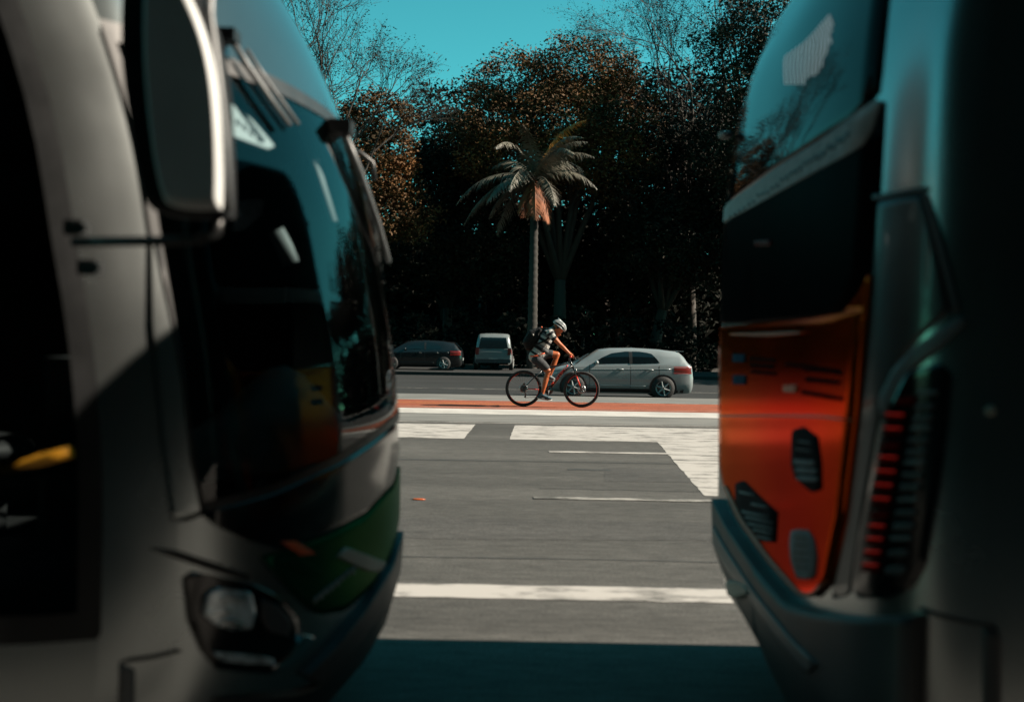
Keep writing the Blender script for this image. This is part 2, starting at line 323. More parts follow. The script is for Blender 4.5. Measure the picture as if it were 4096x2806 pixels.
# ------------------------------------------------------------------ bus skins: a plan curve swept up a raked profile
def interp(tab, z):
    if z <= tab[0][0]: return tab[0][1]
    for (a, va), (b, vb) in zip(tab, tab[1:]):
        if z <= b: return va + (vb - va) * (z - a) / (b - a)
    return tab[-1][1]
def smooth_tab(tab, n=10):
    out = []
    for i in range(len(tab) - 1):
        p0, p1, p2, p3 = tab[max(i - 1, 0)], tab[i], tab[i + 1], tab[min(i + 2, len(tab) - 1)]
        for k in range(n):
            t = k / n
            out.append(tuple(.5 * ((2 * p1[c]) + (-p0[c] + p2[c]) * t + (2 * p0[c] - 5 * p1[c] + 4 * p2[c] - p3[c]) * t * t + (-p0[c] + 3 * p1[c] - 3 * p2[c] + p3[c]) * t ** 3) for c in (0, 1)))
    out.append(tab[-1]); return out
class Skin:
    def __init__(s, plan, prof, sign, tumble):
        s.pts = smooth_tab(plan, 14); s.prof = smooth_tab(prof, 8); s.sign = sign; s.tumble = tumble
        s.S = [0.0]
        for a, b in zip(s.pts, s.pts[1:]): s.S.append(s.S[-1] + math.hypot(b[0] - a[0], b[1] - a[1]))
    def base(s, q):
        S = s.S; lo, hi = 0, len(S) - 1
        q = max(0, min(q, S[-1] - 1e-6))
        while hi - lo > 1:
            m = (lo + hi) // 2
            if S[m] <= q: lo = m
            else: hi = m
        f = (q - S[lo]) / max(1e-9, S[hi] - S[lo]); a, b = s.pts[lo], s.pts[hi]
        def tan(i):
            a_, b_ = s.pts[max(i - 1, 0)], s.pts[min(i + 1, len(s.pts) - 1)]; d = math.hypot(b_[0] - a_[0], b_[1] - a_[1]); return ((b_[0] - a_[0]) / d, (b_[1] - a_[1]) / d)
        t0, t1 = tan(lo), tan(hi); tx, ty = t0[0] + (t1[0] - t0[0]) * f, t0[1] + (t1[1] - t0[1]) * f
        n = (ty, -tx) if s.sign > 0 else (-ty, tx); d = math.hypot(*n)
        return a[0] + (b[0] - a[0]) * f, a[1] + (b[1] - a[1]) * f, n[0] / d, n[1] / d
    def dx(s, z): return interp(s.prof, z)
    def pt(s, q, z, off=0.0):
        x, y, nx, ny = s.base(q); dz = s.dx(z)
        ym = s.mid; k = 1 - interp(s.tumble, z) / 1.2
        slope = (s.dx(z + .02) - s.dx(z - .02)) / .04
        nz = -nx * slope; l = math.sqrt(1 + nz * nz)
        return Vector((x + dz + nx / l * off, ym + (y - ym) * k + ny / l * off, z + nz / l * off))
    def hit(s, px, py):
        d = ray(px, py); prev = None; N = 1400
        for i in range(N + 1):
            q = s.q0 + (s.S[-1] - .5 - s.q0) * i / N
            x, y, nx, ny = s.base(q); z = CAM_H + d.z / d.y * y
            g = (d.x / d.y * y - (x + s.dx(z))) * s.sign
            if prev is not None and prev[0] > 0 >= g:
                f = prev[0] / (prev[0] - g); return prev[1] + (q - prev[1]) * f, prev[2] + (z - prev[2]) * f
            prev = (g, q, z)
        # tangent: the nearest approach
        best = None
        for i in range(N + 1):
            q = s.q0 + (s.S[-1] - .5 - s.q0) * i / N
            x, y, nx, ny = s.base(q); z = CAM_H + d.z / d.y * y; g = abs(d.x / d.y * y - (x + s.dx(z)))
            if y < s.mid + 1.15 and (best is None or g < best[0]): best = (g, q, z)
        return best[1], best[2]
    def poly(s, pxs, sub=5):
        out = []
        for i, a in enumerate(pxs):
            b = pxs[(i + 1) % len(pxs)]
            for k in range(sub):
                out.append(s.hit(a[0] + (b[0] - a[0]) * k / sub, a[1] + (b[1] - a[1]) * k / sub))
        return out
    def patch(s, pg, off=.004, axis='z', rows=26, cols=14, back=.02):
        ax = 1 if axis == 'z' else 0; ot = 1 - ax
        vals = [p[ax] for p in pg]; lo, hi = min(vals), max(vals); e = (hi - lo) * .004
        R_ = []
        for i in range(rows + 1):
            v = lo + e + (hi - lo - 2 * e) * i / rows; xs = []
            for a, b in zip(pg, pg[1:] + pg[:1]):
                if (a[ax] - v) * (b[ax] - v) < 0: xs.append(a[ot] + (b[ot] - a[ot]) * (v - a[ax]) / (b[ax] - a[ax]))
            if len(xs) < 2: continue
            x0, x1 = min(xs), max(xs)
            R_.append([(x0 + (x1 - x0) * j / cols, v) if ax == 1 else (v, x0 + (x1 - x0) * j / cols) for j in range(cols + 1)])
        m = MB(); m.grid([[s.pt(q, z, off) for q, z in r_] for r_ in R_])
        rim = R_[0] + [r_[-1] for r_ in R_[1:]] + R_[-1][::-1][1:] + [r_[0] for r_ in R_[::-1][1:]]
        m.grid([[s.pt(q, z, off) for q, z in rim], [s.pt(q, z, off - back) for q, z in rim]], False)
        return m
    def shell(s, qs, zlo, zhi, nz=46):
        """columns at qs, heights from zlo(q) to zhi(q)"""
        rows = []
        for q in qs:
            a, b = zlo(q), zhi(q); rows.append([s.pt(q, a + (b - a) * i / nz) for i in range(nz + 1)])
        return rows

K = CAM_H / 1.5
def zk(z): return CAM_H + (z - 1.5) * K
def kp(l): return [(x * K, y * K) for x, y in l]
YN, YF = 2.5 * K, 5.0 * K

# ------------------------------------------------------------------ left bus (front end, driving to the right)
def bus_wheels(root, org, xs):
    for x in xs:
        for y in (YN + .18, YF - .18):
            t = MB().lathe([(.30, -.13), (.47, -.13), (.50, -.08), (.50, .08), (.47, .13), (.30, .13)], (x, y, .50), 'y', 28).build('wheel', 'rubber', root, org)
            MB().lathe([(.0, -.06), (.10, -.09), (.14, -.05), (.29, -.04), (.31, -.125), (.31, .125), (.0, .1)], (x, y, .50), 'y', 20).build('rim', 'rim', t, org)
planL = kp([(-14, 2.5), (-6, 2.5), (-3, 2.5), (-1.8, 2.5), (-1.48, 2.502), (-1.29, 2.52), (-1.13, 2.567), (-1.0, 2.64), (-.88, 2.745), (-.745, 2.93), (-.62, 3.2), (-.54, 3.5), (-.505, 3.8), (-.515, 4.12), (-.57, 4.5), (-.69, 4.75), (-.85, 4.89), (-1.0, 4.965), (-1.14, 4.99), (-1.35, 4.998), (-1.8, 5.0), (-3, 5.0), (-6, 5.0), (-14, 5.0)])
profL = [(zk(a), b * K) for a, b in [(.2, -.10), (.40, -.03), (.6, 0), (.9, .005), (1.2, 0), (1.5, -.03), (1.75, -.075), (2.0, -.12), (2.2, -.175), (2.42, -.255), (2.65, -.36), (2.9, -.51), (3.1, -.69), (3.24, -.92), (3.32, -1.25), (3.34, -1.45)]]
tumb = [(0, 0), (2.6, 0), (2.95, .0), (3.04, .03), (3.10, .08), (3.3, .22)]
SL = Skin(planL, profL, 1, tumb); SL.mid = (YN + YF) / 2
SL.q0 = next(s_ for s_, p in zip(SL.S, SL.pts) if p[0] > -3.2)
OL = Vector((-4.0, SL.mid, 0))
busL = empty('bus', OL)
tag(busL, 'silver bus with huge curved windscreen and green lower front, filling the left side', 'bus')
q_door = SL.hit(300, 1000)[0]; q_doorL = q_door - 1.15
q_ws0 = SL.hit(609, 963)[0]
q_wsR = next(s_ for s_, p in zip(SL.S, SL.pts) if p[1] > 4.72 * K)
zb_tab = sorted([SL.hit(*p) for p in [(770, 2060), (807, 2038), (950, 2003), (1102, 1957), (1350, 1840), (1480, 1755), (1560, 1690)]])
ZB = lambda q: interp(zb_tab, q)
ztw = SL.hit(1180, 380)[1]
ZT = lambda q: ztw
Z0, Z1 = zk(.30), zk(3.335)
zd0, zd1 = SL.hit(300, 2545)[1], zk(2.75)
def lin(a, b, n): return [a + (b - a) * i / n for i in range(n + 1)]
body = MB()
qa = [SL.S[i] for i in range(0, len(SL.S), 7) if SL.S[i] < q_doorL - .05] + [q_doorL]
lo, hi = lambda q: Z0, lambda q: Z1
body.grid(SL.shell(qa, lo, hi))
dq = lin(q_doorL, q_door, 6)
body.grid(SL.shell(dq, lo, lambda q: zd0, 8)); body.grid(SL.shell(dq, lambda q: zd1, hi, 10))
body.grid(SL.shell(lin(q_door, q_ws0, 30), lo, hi))
wq = lin(q_ws0, q_wsR, 70)
body.grid(SL.shell(wq, lo, ZB, 22))
qe = lin(q_wsR, SL.S[-1], 60); body.grid(SL.shell(qe, lo, hi))
# roof deck closing the shell
top = [SL.pt(q, Z1) for q in lin(SL.S[-1], 0, 90)]
n2 = 45; body.grid([[top[i] for i in range(46)], [top[90 - i] for i in range(46)]], False)
body.build('body', 'silver', busL, OL)
MB().grid(SL.shell(wq, lambda q: ztw + .012, hi, 26)).build('roof_cap', 'cap', busL, OL)
MB().grid(SL.shell(wq, lambda q: ztw - .03, lambda q: ztw + .03, 3)).grid([[SL.pt(q, ztw - .03, .006) for q in wq], [SL.pt(q, ztw + .014, .006) for q in wq]]).build('brow_seal', 'black', busL, OL)
wsg = MB().grid([[SL.pt(q, ZB(q) + (ztw - .02 - ZB(q)) * i / 30, .002) for i in range(31)] for q in wq]).build('windscreen', 'windscreen', busL, OL)
fr = MB()
fr.grid([[SL.pt(q, z, .008) for z in lin(zb_tab[0][1] - .01, ztw, 20)] for q in lin(q_ws0 - .004, q_ws0 + .022, 2)])
fr.grid([[SL.pt(q, z, .008) for z in lin(zb_tab[-1][1] - .02, ztw, 20)] for q in lin(q_wsR - .05, q_wsR + .02, 2)])
fr.grid([[SL.pt(q, ZB(q) + e, .007) for e in (-.012, .02)] for q in wq]); fr.build('windscreen_seal', 'black', wsg, OL)
# front door with tinted glass
door = MB().grid([[SL.pt(q, z, -.004) for z in lin(zd0 + .02, zd1 - .02, 16)] for q in lin(q_doorL + .02, q_door - .02, 8)]).build('door', 'door_glass', busL, OL)
df = MB()
for a, b in ((q_door - .05, q_door + .006), (q_doorL - .006, q_doorL + .05), (q_door - .63, q_door - .57)):
    df.grid([[SL.pt(q, z, .004) for z in lin(zd0, zd1, 16)] for q in lin(a, b, 3)])
for a, b in ((zd0 - .01, zd0 + .06), (zd1 - .06, zd1 + .01)):
    df.grid([[SL.pt(q, z, .005) for z in lin(a, b, 2)] for q in lin(q_doorL, q_door, 8)])
df.build('door_frame', 'black', door, OL)
MB().tube([at(-80, 1893, 2.475), at(60, 1862, 2.475), at(200, 1828, 2.475), at(285, 1806, 2.475)], .017, 10).build('grab_rail', 'amber', busL, OL)
fb = MB().box((-1.28, 3.02, zk(1.28)), (.22, .26, .30)).box((-1.30, 3.02, zk(.98)), (.10, .10, .40)); fb.build('fare_machine', 'grey_trim', busL, OL)
MB().box((-1.42, 2.95, zk(1.03)), (.02, .20, .24), Matrix.Rotation(.4, 3, 'Z')).build('notice', 'paper', busL, OL)
# interior
it = MB(); it.box((-2.9, SL.mid, zk(.62)), (3.3, 2.2, .04)); it.box((-4.4, SL.mid, zk(1.9)), (.05, 2.3, 2.5)); it.box((-2.4, SL.mid, zk(2.66)), (2.5, 2.2, .04))
it.box((-2.6, YF - .06, zk(1.3)), (2.9, .03, 1.4)); it.build('interior', 'interior', busL, OL)
dm = MB()
rows = []
for i in range(31):
    y = YN + .16 + (YF - YN - .32) * i / 30; r_ = []
    hump = math.exp(-((y - 3.85) / .42) ** 2)
    xin = min((SL.base(q)[0] for q in lin(q_ws0, q_wsR, 80) if abs(SL.base(q)[1] - y) < .05), default=-.8) - .05
    for j in range(13):
        u = j / 12
        z = zk(1.09) + .03 * math.sin(math.pi * u) + hump * .27 * math.exp(-((u - .52) / .28) ** 2) - .10 * max(0, u - .85) / .15
        r_.append(Vector((xin - .75 * u, y, z)))
    rows.append(r_)
dm.grid(rows); dm.build('dashboard', 'dash', busL, OL)
st = MB()
for a in range(33): pass
cs = Vector((-1.55, 4.02, zk(1.33))); ring = [cs + Vector((.10 * math.cos(t) , .22 * math.sin(t), .20 * math.cos(t))) for t in lin(0, 2 * math.pi, 32)]
st.tube(ring, .014, 8, False); st.tube([cs + Vector((0, -.21, 0)), cs, cs + Vector((0, .21, 0))], .012, 6); st.tube([cs, cs + Vector((.2, 0, -.3))], .02, 8); st.build('steering_wheel', 'black', busL, OL)
se = MB(); se.sphere((-2.25, 4.05, zk(1.02)), (.24, .24, .07)); se.sphere((-2.48, 4.05, zk(1.42)), (.08, .23, .36)); se.sphere((-2.5, 4.05, zk(1.86)), (.05, .13, .10)); se.box((-2.25, 4.05, zk(.82)), (.2, .2, .35)); se.build('driver_seat', 'interior', busL, OL)
MB().box(at(970, 1868, 2.95), (.10, .12, .002), Matrix.Rotation(R(12), 3, 'Y')).build('notice', 'paper', busL, OL)
pod = MB().sphere(at(1530, 1650, 4.32), (.05, .10, .055), 16, 10).box(at(1520, 1585, 4.36), (.10, .10, .012), Matrix.Rotation(R(-14), 3, 'Y')).build('instrument_pod', 'paper', busL, OL)
pr = at(1500, 1660, 4.24); MB().tube([pr + Vector((.035 * math.cos(t), 0, .035 * math.sin(t))) for t in lin(-.6, 1.6, 14)], .0025, 6).build('warning_ring', 'red_lit', pod, OL)
MB().tube([at(1572, 1690, 4.42), at(1568, 1600, 4.42), at(1560, 1508, 4.42)], [.022, .026, .022], 10).build('corner_rail', 'amber', busL, OL)
for a, b, Y, r_ in (((1200, 480), (1335, 890), 3.6, .030), ((1105, 925), (1165, 1055), 3.5, .030)):
    MB().tube([at(*a, Y), at((a[0] + b[0]) / 2 + 4, (a[1] + b[1]) / 2, Y), at(*b, Y)], r_, 10, True, .5).build('pale_bar', 'paper', busL, OL)  # pale flattened bar set behind the glass
# destination board behind the glass (its lettering is blurred beyond reading)
db = SL.patch(SL.poly([(880, 360), (965, 380), (1060, 455), (1155, 565), (1125, 578), (1000, 530), (900, 487)]), -.05, 'z', 14, 10).build('destination_board', 'board', busL, OL)
for k, (x, y) in enumerate(((935, 420), (965, 440), (995, 462), (1022, 482), (1050, 505), (1078, 528))):
    SL.patch(SL.poly([(x, y - 12), (x + 16, y), (x + 14, y + 22), (x - 2, y + 10)], 2), -.047, 'z', 3, 2, .002).build('board_mark', 'grey_trim', db, OL)
# the silver pillar widens over the glass towards its foot
SL.patch(SL.poly([(600, 940), (618, 963), (655, 1150), (706, 1402), (762, 1842), (806, 2046), (690, 2090), (640, 1700), (600, 1300)]), .011, 'z', 30, 8, .012).build('pillar_cover', 'silver', busL, OL)
MB().tube([SL.pt(*SL.hit(*p), .012) for p in ((618, 963), (655, 1150), (706, 1402), (762, 1842), (806, 2044))], .006, 6).build('pillar_seal', 'black', busL, OL)
# lower front
SL.patch(SL.poly([(795, 2048), (950, 2012), (1102, 1967), (1350, 1852), (1480, 1768), (1575, 1695), (1590, 1800), (1565, 1930), (1450, 2055), (1300, 2135), (1130, 2195), (1000, 2165), (870, 2110)]), .010, 's', 30, 12).build('black_front_panel', 'gloss_black', busL, OL)
gp = SL.patch(SL.poly([(1040, 2225), (1130, 2200), (1300, 2142), (1450, 2063), (1565, 1938), (1590, 1860), (1590, 2060), (1560, 2200), (1480, 2340), (1370, 2440), (1260, 2455), (1180, 2380), (1100, 2290)]), .012, 's', 30, 12).build('green_front_panel', 'green', busL, OL)
SL.patch(SL.poly([(1310, 2215), (1365, 2185), (1535, 2250), (1505, 2287), (1455, 2282)], 3), .017, 'z', 8, 8, .006).build('cream_strip', 'beige', gp, OL)
SL.patch(SL.poly([(1112, 2163), (1165, 2160), (1245, 2210), (1195, 2222)], 3), .018, 'z', 8, 8, .008).build('red_badge', 'belt_orange', busL, OL)
SL.patch(SL.poly([(1100, 2235), (1190, 2225), (1275, 2285), (1225, 2295)], 3), .016, 'z', 8, 8, .006).build('teal_stripe', 'green', gp, OL)
rn = random.Random(3)
for k in range(9):
    x = 1240 + k * 21; y = 2395 - k * 17
    SL.patch(SL.poly([(x, y - 10), (x + 14, y - 18), (x + 14, y + 12 + rn.uniform(-6, 8)), (x, y + 16)], 2), .016, 'z', 4, 2, .004).build('plate_mark', 'sticker', gp, OL)
bz = SL.patch(SL.poly([(730, 2300), (775, 2283), (1000, 2330), (1120, 2385), (1185, 2470), (1195, 2570), (1130, 2665), (1080, 2692), (860, 2672), (800, 2600), (750, 2480)]), .008, 'z', 26, 14).build('headlight', 'gloss_black', busL, OL)
hl = SL.patch(SL.poly([(808, 2378), (855, 2345), (985, 2362), (1003, 2440), (985, 2505), (930, 2515), (850, 2495), (802, 2450)]), .022, 'z', 14, 12).build('lamp_lens', 'lens', bz, OL)
for pg_ in ([(815, 2440), (900, 2428), (905, 2442), (830, 2458)], [(850, 2478), (900, 2462), (965, 2490), (930, 2510), (860, 2495)], [(860, 2375), (960, 2380), (960, 2392), (860, 2388)]):
    SL.patch(SL.poly(pg_, 2), .026, 'z', 4, 5, .006).build('reflector', 'chrome', hl, OL)
SL.patch(SL.poly([(1035, 2390), (1100, 2420), (1150, 2480), (1140, 2540), (1060, 2520), (1030, 2460)]), .016, 'z', 10, 8).build('indicator_lens', 'dark_trim', bz, OL)
SL.patch(SL.poly([(842, 2598), (960, 2608), (1078, 2622), (1080, 2648), (960, 2645), (868, 2632)]), .018, 'z', 6, 12).build('fog_light', 'lens', bz, OL)
SL.patch(SL.poly([(1195, 2535), (1240, 2538), (1200, 2600), (1150, 2650), (1090, 2672), (1065, 2660), (1130, 2618)]), .02, 'z', 14, 5).build('chrome_trim', 'chrome', busL, OL)
SL.patch(SL.poly([(590, 2188), (700, 2196), (850, 2245), (1010, 2300), (990, 2322), (850, 2282), (700, 2232)]), .003, 's', 16, 4).build('panel_gap', 'black', busL, OL)
SL.patch(SL.poly([(475, 2648), (510, 2630), (620, 2615), (725, 2588), (728, 2602), (620, 2630), (515, 2645)]), .004, 's', 12, 3).build('panel_gap', 'black', busL, OL)
SL.patch(SL.poly([(476, 2650), (540, 2650), (536, 2900), (470, 2900)]), .003, 'z', 8, 3).build('bumper_joint', 'grey_trim', busL, OL)
SL.patch(SL.poly([(1200, 2690), (1310, 2580), (1440, 2420), (1545, 2250), (1585, 2120), (1588, 2230), (1530, 2420), (1410, 2580), (1260, 2730)]), .03, 's', 24, 8, .05).build('bumper_strip', 'dark_trim', busL, OL)
SL.patch(SL.poly([(850, 2790), (1180, 2760), (1262, 2735), (1412, 2585), (1532, 2425), (1588, 2240), (1588, 2330), (1560, 2430), (1440, 2640), (1300, 2800), (1100, 2930), (850, 2930)]), .015, 's', 24, 8, .05).build('lower_valance', 'black', busL, OL)
# big near mirror hanging ahead of the pillar
def pillow(outline, Y, th, layers=((-.5, .90), (-.42, .97), (-.2, 1.0), (.2, 1.0), (.42, .97), (.5, .90))):
    pts = []
    n = len(outline)
    for i in range(n):
        p0, p1, p2, p3 = outline[i - 1], outline[i], outline[(i + 1) % n], outline[(i + 2) % n]
        for k in range(4):
            t = k / 4
            pts.append(tuple(.5 * ((2 * p1[c]) + (-p0[c] + p2[c]) * t + (2 * p0[c] - 5 * p1[c] + 4 * p2[c] - p3[c]) * t * t + (-p0[c] + 3 * p1[c] - 3 * p2[c] + p3[c]) * t ** 3) for c in (0, 1)))
    cx, cy = sum(p[0] for p in pts) / len(pts), sum(p[1] for p in pts) / len(pts)
    W = [at(x, y, Y) for x, y in pts]; C0 = at(cx, cy, Y); m = MB(); n = len(W); vs = []
    for o_, sc in layers: vs += [C0 + (p - C0) * sc + Vector((0, o_ * th, 0)) for p in W]
    k = len(layers)
    m.add(vs, [(i * n + j, i * n + (j + 1) % n, (i + 1) * n + (j + 1) % n, (i + 1) * n + j) for i in range(k - 1) for j in range(n)], True)
    m.add([vs[j] for j in range(n)], [tuple(range(n))]); m.add([vs[(k - 1) * n + j] for j in range(n)], [tuple(reversed(range(n)))])
    return m
mir = pillow([(560, -190), (720, -190), (830, 40), (885, 260), (908, 520), (915, 830), (890, 872), (670, 860), (610, 790), (560, 520), (525, 200)], 2.30, .16).build('mirror', 'mirror_black', busL, OL)
pillow([(600, -120), (700, -110), (800, 80), (855, 280), (880, 520), (885, 800), (860, 838), (700, 828), (650, 760), (610, 520), (585, 200)], 2.215, .05).build('mirror_shell', 'mirror_grey', mir, OL)
MB().tube([at(845, -200, 2.26), at(838, 60, 2.26), at(868, 300, 2.24), at(900, 560, 2.24), at(915, 850, 2.26)], .011, 10).build('mirror_stay', 'grey_trim', mir, OL)
MB().tube([at(300, 968, 2.42), at(420, 966, 2.33), at(640, 964, 2.30), at(800, 960, 2.28), at(868, 930, 2.28), at(880, 860, 2.29)], .012, 10).build('mirror_arm', 'black', mir, OL)
for bx_, by_ in ((308, 912), (362, 1070)):
    MB().box(at(bx_, by_, 2.44), (.045, .05, .035)).build('arm_bracket', 'black', mir, OL); MB().box(at(bx_, by_, 2.41), (.045, .012, .020)).build('bracket_plate', 'chrome', mir, OL)
# wipers and far mirror
def on_skin(S, pxs, off): return [S.pt(*S.hit(*p), off) for p in pxs]
w1 = MB().tube(on_skin(SL, [(885, 170), (960, 290), (1040, 405), (1120, 515)], .035), .010, 8).tube(on_skin(SL, [(955, 215), (1030, 330), (1110, 440), (1160, 510)], .03), .007, 8).build('wiper', 'grey_trim', busL, OL)
MB().box(on_skin(SL, [(880, 165)], .03)[0], (.06, .07, .035)).build('wiper_mount', 'black', w1, OL)
w2 = MB().tube(on_skin(SL, [(1330, 530), (1400, 700), (1470, 900), (1530, 1050)], .04), .012, 8).build('wiper', 'grey_trim', busL, OL)
MB().box(on_skin(SL, [(1335, 525)], .03)[0], (.08, .10, .05)).build('wiper_mount', 'black', w2, OL)
fm = MB().tube([at(1370, 600, 4.75), at(1440, 610, 4.78), at(1490, 650, 4.8), at(1500, 720, 4.8)], .012, 8); fm.build('far_mirror_arm', 'black', busL, OL)
SL.patch(SL.poly([(1455, 760), (1490, 800), (1535, 950), (1568, 1130), (1545, 1130), (1500, 960)]), .012, 'z', 14, 4).build('far_pillar_trim', 'silver', busL, OL)
bus_wheels(busL, OL, (-3.4, -9.6))

# ------------------------------------------------------------------ right bus (rear end, driving to the right)
planR = kp([(15, 2.5), (7, 2.5), (3.5, 2.5), (2.2, 2.5), (1.6, 2.501), (1.33, 2.506), (1.15, 2.53), (1.05, 2.60), (.99, 2.73), (.965, 2.92), (.945, 3.25), (.935, 3.75), (.94, 4.25), (.945, 4.55), (.955, 4.78), (.985, 4.9), (1.06, 4.965), (1.2, 4.99), (1.6, 5.0), (2.2, 5.0), (3.5, 5.0), (7, 5.0), (15, 5.0)])
profR = [(zk(a), b * K) for a, b in [(.2, .12), (.33, .05), (.45, .01), (.6, 0), (1.0, 0), (1.6, 0), (2.1, .01), (2.4, .035), (2.7, .10), (2.92, .18), (3.06, .25), (3.15, .36), (3.19, .5)]]
SR = Skin(planR, profR, -1, tumb); SR.mid = (YN + YF) / 2
SR.q0 = next(s_ for s_, p in zip(SR.S, SR.pts) if p[0] < 3.2)
OR = Vector((5.0, SR.mid, 0))
busR = empty('bus', OR)
tag(busR, 'dark silver bus seen from behind with glossy orange rear panel, at right', 'bus')
Zr1 = zk(3.188)
qr = sorted([SR.S[i] for i in range(0, len(SR.S), 2)])
bm_ = MB().grid(SR.shell(qr, lambda q: zk(.30), lambda q: Zr1))
top = [SR.pt(q, Zr1) for q in lin(SR.S[-1], 0, 90)]
bm_.grid([[top[i] for i in range(46)], [top[90 - i] for i in range(46)]], False)
bm_.build('body', 'silver', busR, OR)
rw = SR.patch(SR.poly([(3130, -150), (3570, -150), (3545, 100), (3525, 300), (3512, 398), (2890, 828), (2893, 600), (2920, 420), (2975, 200), (3060, 20)]), .006, 'z', 36, 16).build('rear_window', 'window_dark', busR, OR)
SR.patch(SR.poly([(3512, 402), (3535, 405), (3500, 520), (3455, 590), (2905, 890), (2888, 878), (2888, 832)]), .010, 'z', 18, 10).build('rear_sign_strip', 'sticker', busR, OR)
rn = random.Random(5)
for k in range(26):
    f = k / 25; x = 2925 + 470 * f; y = 868 - 318 * f + rn.uniform(-10, 6)
    SR.patch(SR.poly([(x, y - 4 - 6 * f), (x + 9 + 6 * f, y - 10 - 8 * f), (x + 9 + 6 * f, y + 2 + 8 * f), (x, y + 8 + 6 * f)], 2), .013, 'z', 3, 2, .003).build('sign_mark', 'dark_trim', busR, OR)
SR.patch(SR.poly([(2890, 893), (2907, 895), (3457, 596), (3503, 525), (3540, 408), (3520, 760), (3492, 1085), (3440, 1180), (3385, 1248), (3200, 1283), (3050, 1293), (2884, 1295)]), .006, 'z', 36, 14).build('black_rear_panel', 'matt_black', busR, OR)
SR.patch(SR.poly([(3025, 965), (3090, 958), (3095, 980), (3030, 988)], 2), .012, 'z', 4, 4).build('brake_light', 'red_lens', busR, OR)
og = SR.patch(SR.poly([(2884, 1298), (3050, 1296), (3200, 1286), (3387, 1251), (3443, 1183), (3492, 1092), (3478, 1300), (3445, 1650), (3395, 2050), (3330, 2320), (3265, 2388), (3205, 2375), (3080, 2235), (2960, 2065), (2900, 1935), (2884, 1850)]), .012, 'z', 60, 22).build('orange_rear_panel', 'orange', busR, OR)
SR.patch(SR.poly([(2935, 1333), (3100, 1330), (3245, 1326), (3245, 1331), (3100, 1344), (2935, 1340)]), .02, 's', 12, 3, .01).build('panel_handle', 'orange_edge', og, OR)
SR.patch(SR.poly([(2888, 1658), (3080, 1657), (3300, 1660), (3440, 1678), (3440, 1686), (3300, 1669), (3080, 1666), (2888, 1667)]), .017, 's', 16, 2, .008).build('reflection_line', 'orange_edge', og, OR)  # a reflection on the panel, drawn as a strip of edge orange
SR.patch(SR.poly([(2905, 1940), (2960, 2068), (3080, 2238), (3205, 2378), (3265, 2390), (3330, 2322), (3318, 2318), (3258, 2374), (3212, 2362), (3092, 2225), (2974, 2060), (2918, 1940)]), .018, 's', 24, 2, .008).build('panel_edge', 'orange_edge', og, OR)
def stk(pxs, m, off=.016, nm='sticker', par=None, ax='z', rws=10, cl=6): return SR.patch(SR.poly(pxs, 3), off, ax, rws, cl, .005).build(nm, m, par or og, OR)
stk([(2945, 1415), (2995, 1415), (2995, 1448), (2945, 1448)], 'blue_sticker'); stk([(2945, 1498), (2998, 1500), (2998, 1538), (2945, 1536)], 'blue_sticker')
def lettering(x0, x1, y, dy, slope, seed, m='ink'):
    r0 = random.Random(seed); x = x0
    while x < x1:
        wd = r0.uniform(8, 16); yy = y + (x - x0) * slope
        stk([(x, yy), (x + wd, yy + slope * wd), (x + wd, yy + dy), (x, yy + dy)], m, .016, 'letter_mark', og, 'z', 3, 2); x += wd + r0.uniform(3, 6)
for k, y in enumerate((1424, 1450, 1476)): lettering(3018, 3112, y, 18, .09, k)
lettering(3160, 3235, 1448, 16, .13, 8); lettering(3235, 3375, 1456, 26, .13, 9); lettering(3240, 3365, 1505, 22, .10, 10); lettering(3225, 3385, 1556, 22, .17, 11)
stk([(3150, 1538), (3205, 1540), (3205, 1568), (3150, 1566)], 'orange_edge')
s1 = stk([(3185, 1720), (3230, 1705), (3285, 1740), (3300, 1850), (3302, 1960), (3270, 1968), (3205, 1935), (3182, 1860)], 'sticker_dark')
s2 = stk([(3182, 2122), (3205, 2115), (3250, 2118), (3275, 2160), (3285, 2230), (3278, 2310), (3250, 2318), (3205, 2312), (3180, 2240), (3175, 2170)], 'sticker')
s3 = stk([(2955, 1930), (2990, 1922), (3060, 1990), (3125, 2040), (3118, 2170), (3060, 2165), (2985, 2080), (2955, 2010)], 'sticker_dark')
for x, y, wd, h in ((3200, 1835, 80, 22), (3205, 1868, 85, 20), (3210, 1900, 84, 20), (3215, 1760, 50, 6), (3205, 1792, 60, 5)):
    stk([(x, y), (x + wd, y + 8), (x + wd, y + 8 + h), (x, y + h)], 'sticker', .020, 'letter_mark', s1, 'z', 4, 4)
for x, y, wd in ((3200, 2140, 50), (3196, 2170, 62), (3194, 2200, 70), (3194, 2230, 72), (3200, 2258, 66)):
    stk([(x, y), (x + wd, y + 6), (x + wd, y + 14), (x, y + 8)], 'dark_trim', .020, 'letter_mark', s2, 'z', 3, 4)
for x, y, wd in ((2975, 1962, 60), (3025, 2010, 65), (2985, 2040, 110), (3000, 2062, 112), (3010, 2088, 104), (3030, 2112, 80), (3045, 2140, 66)):
    stk([(x, y), (x + wd, y + wd * .22), (x + wd, y + wd * .22 + 8), (x, y + 8)], 'sticker', .020, 'letter_mark', s3, 's', 3, 3)
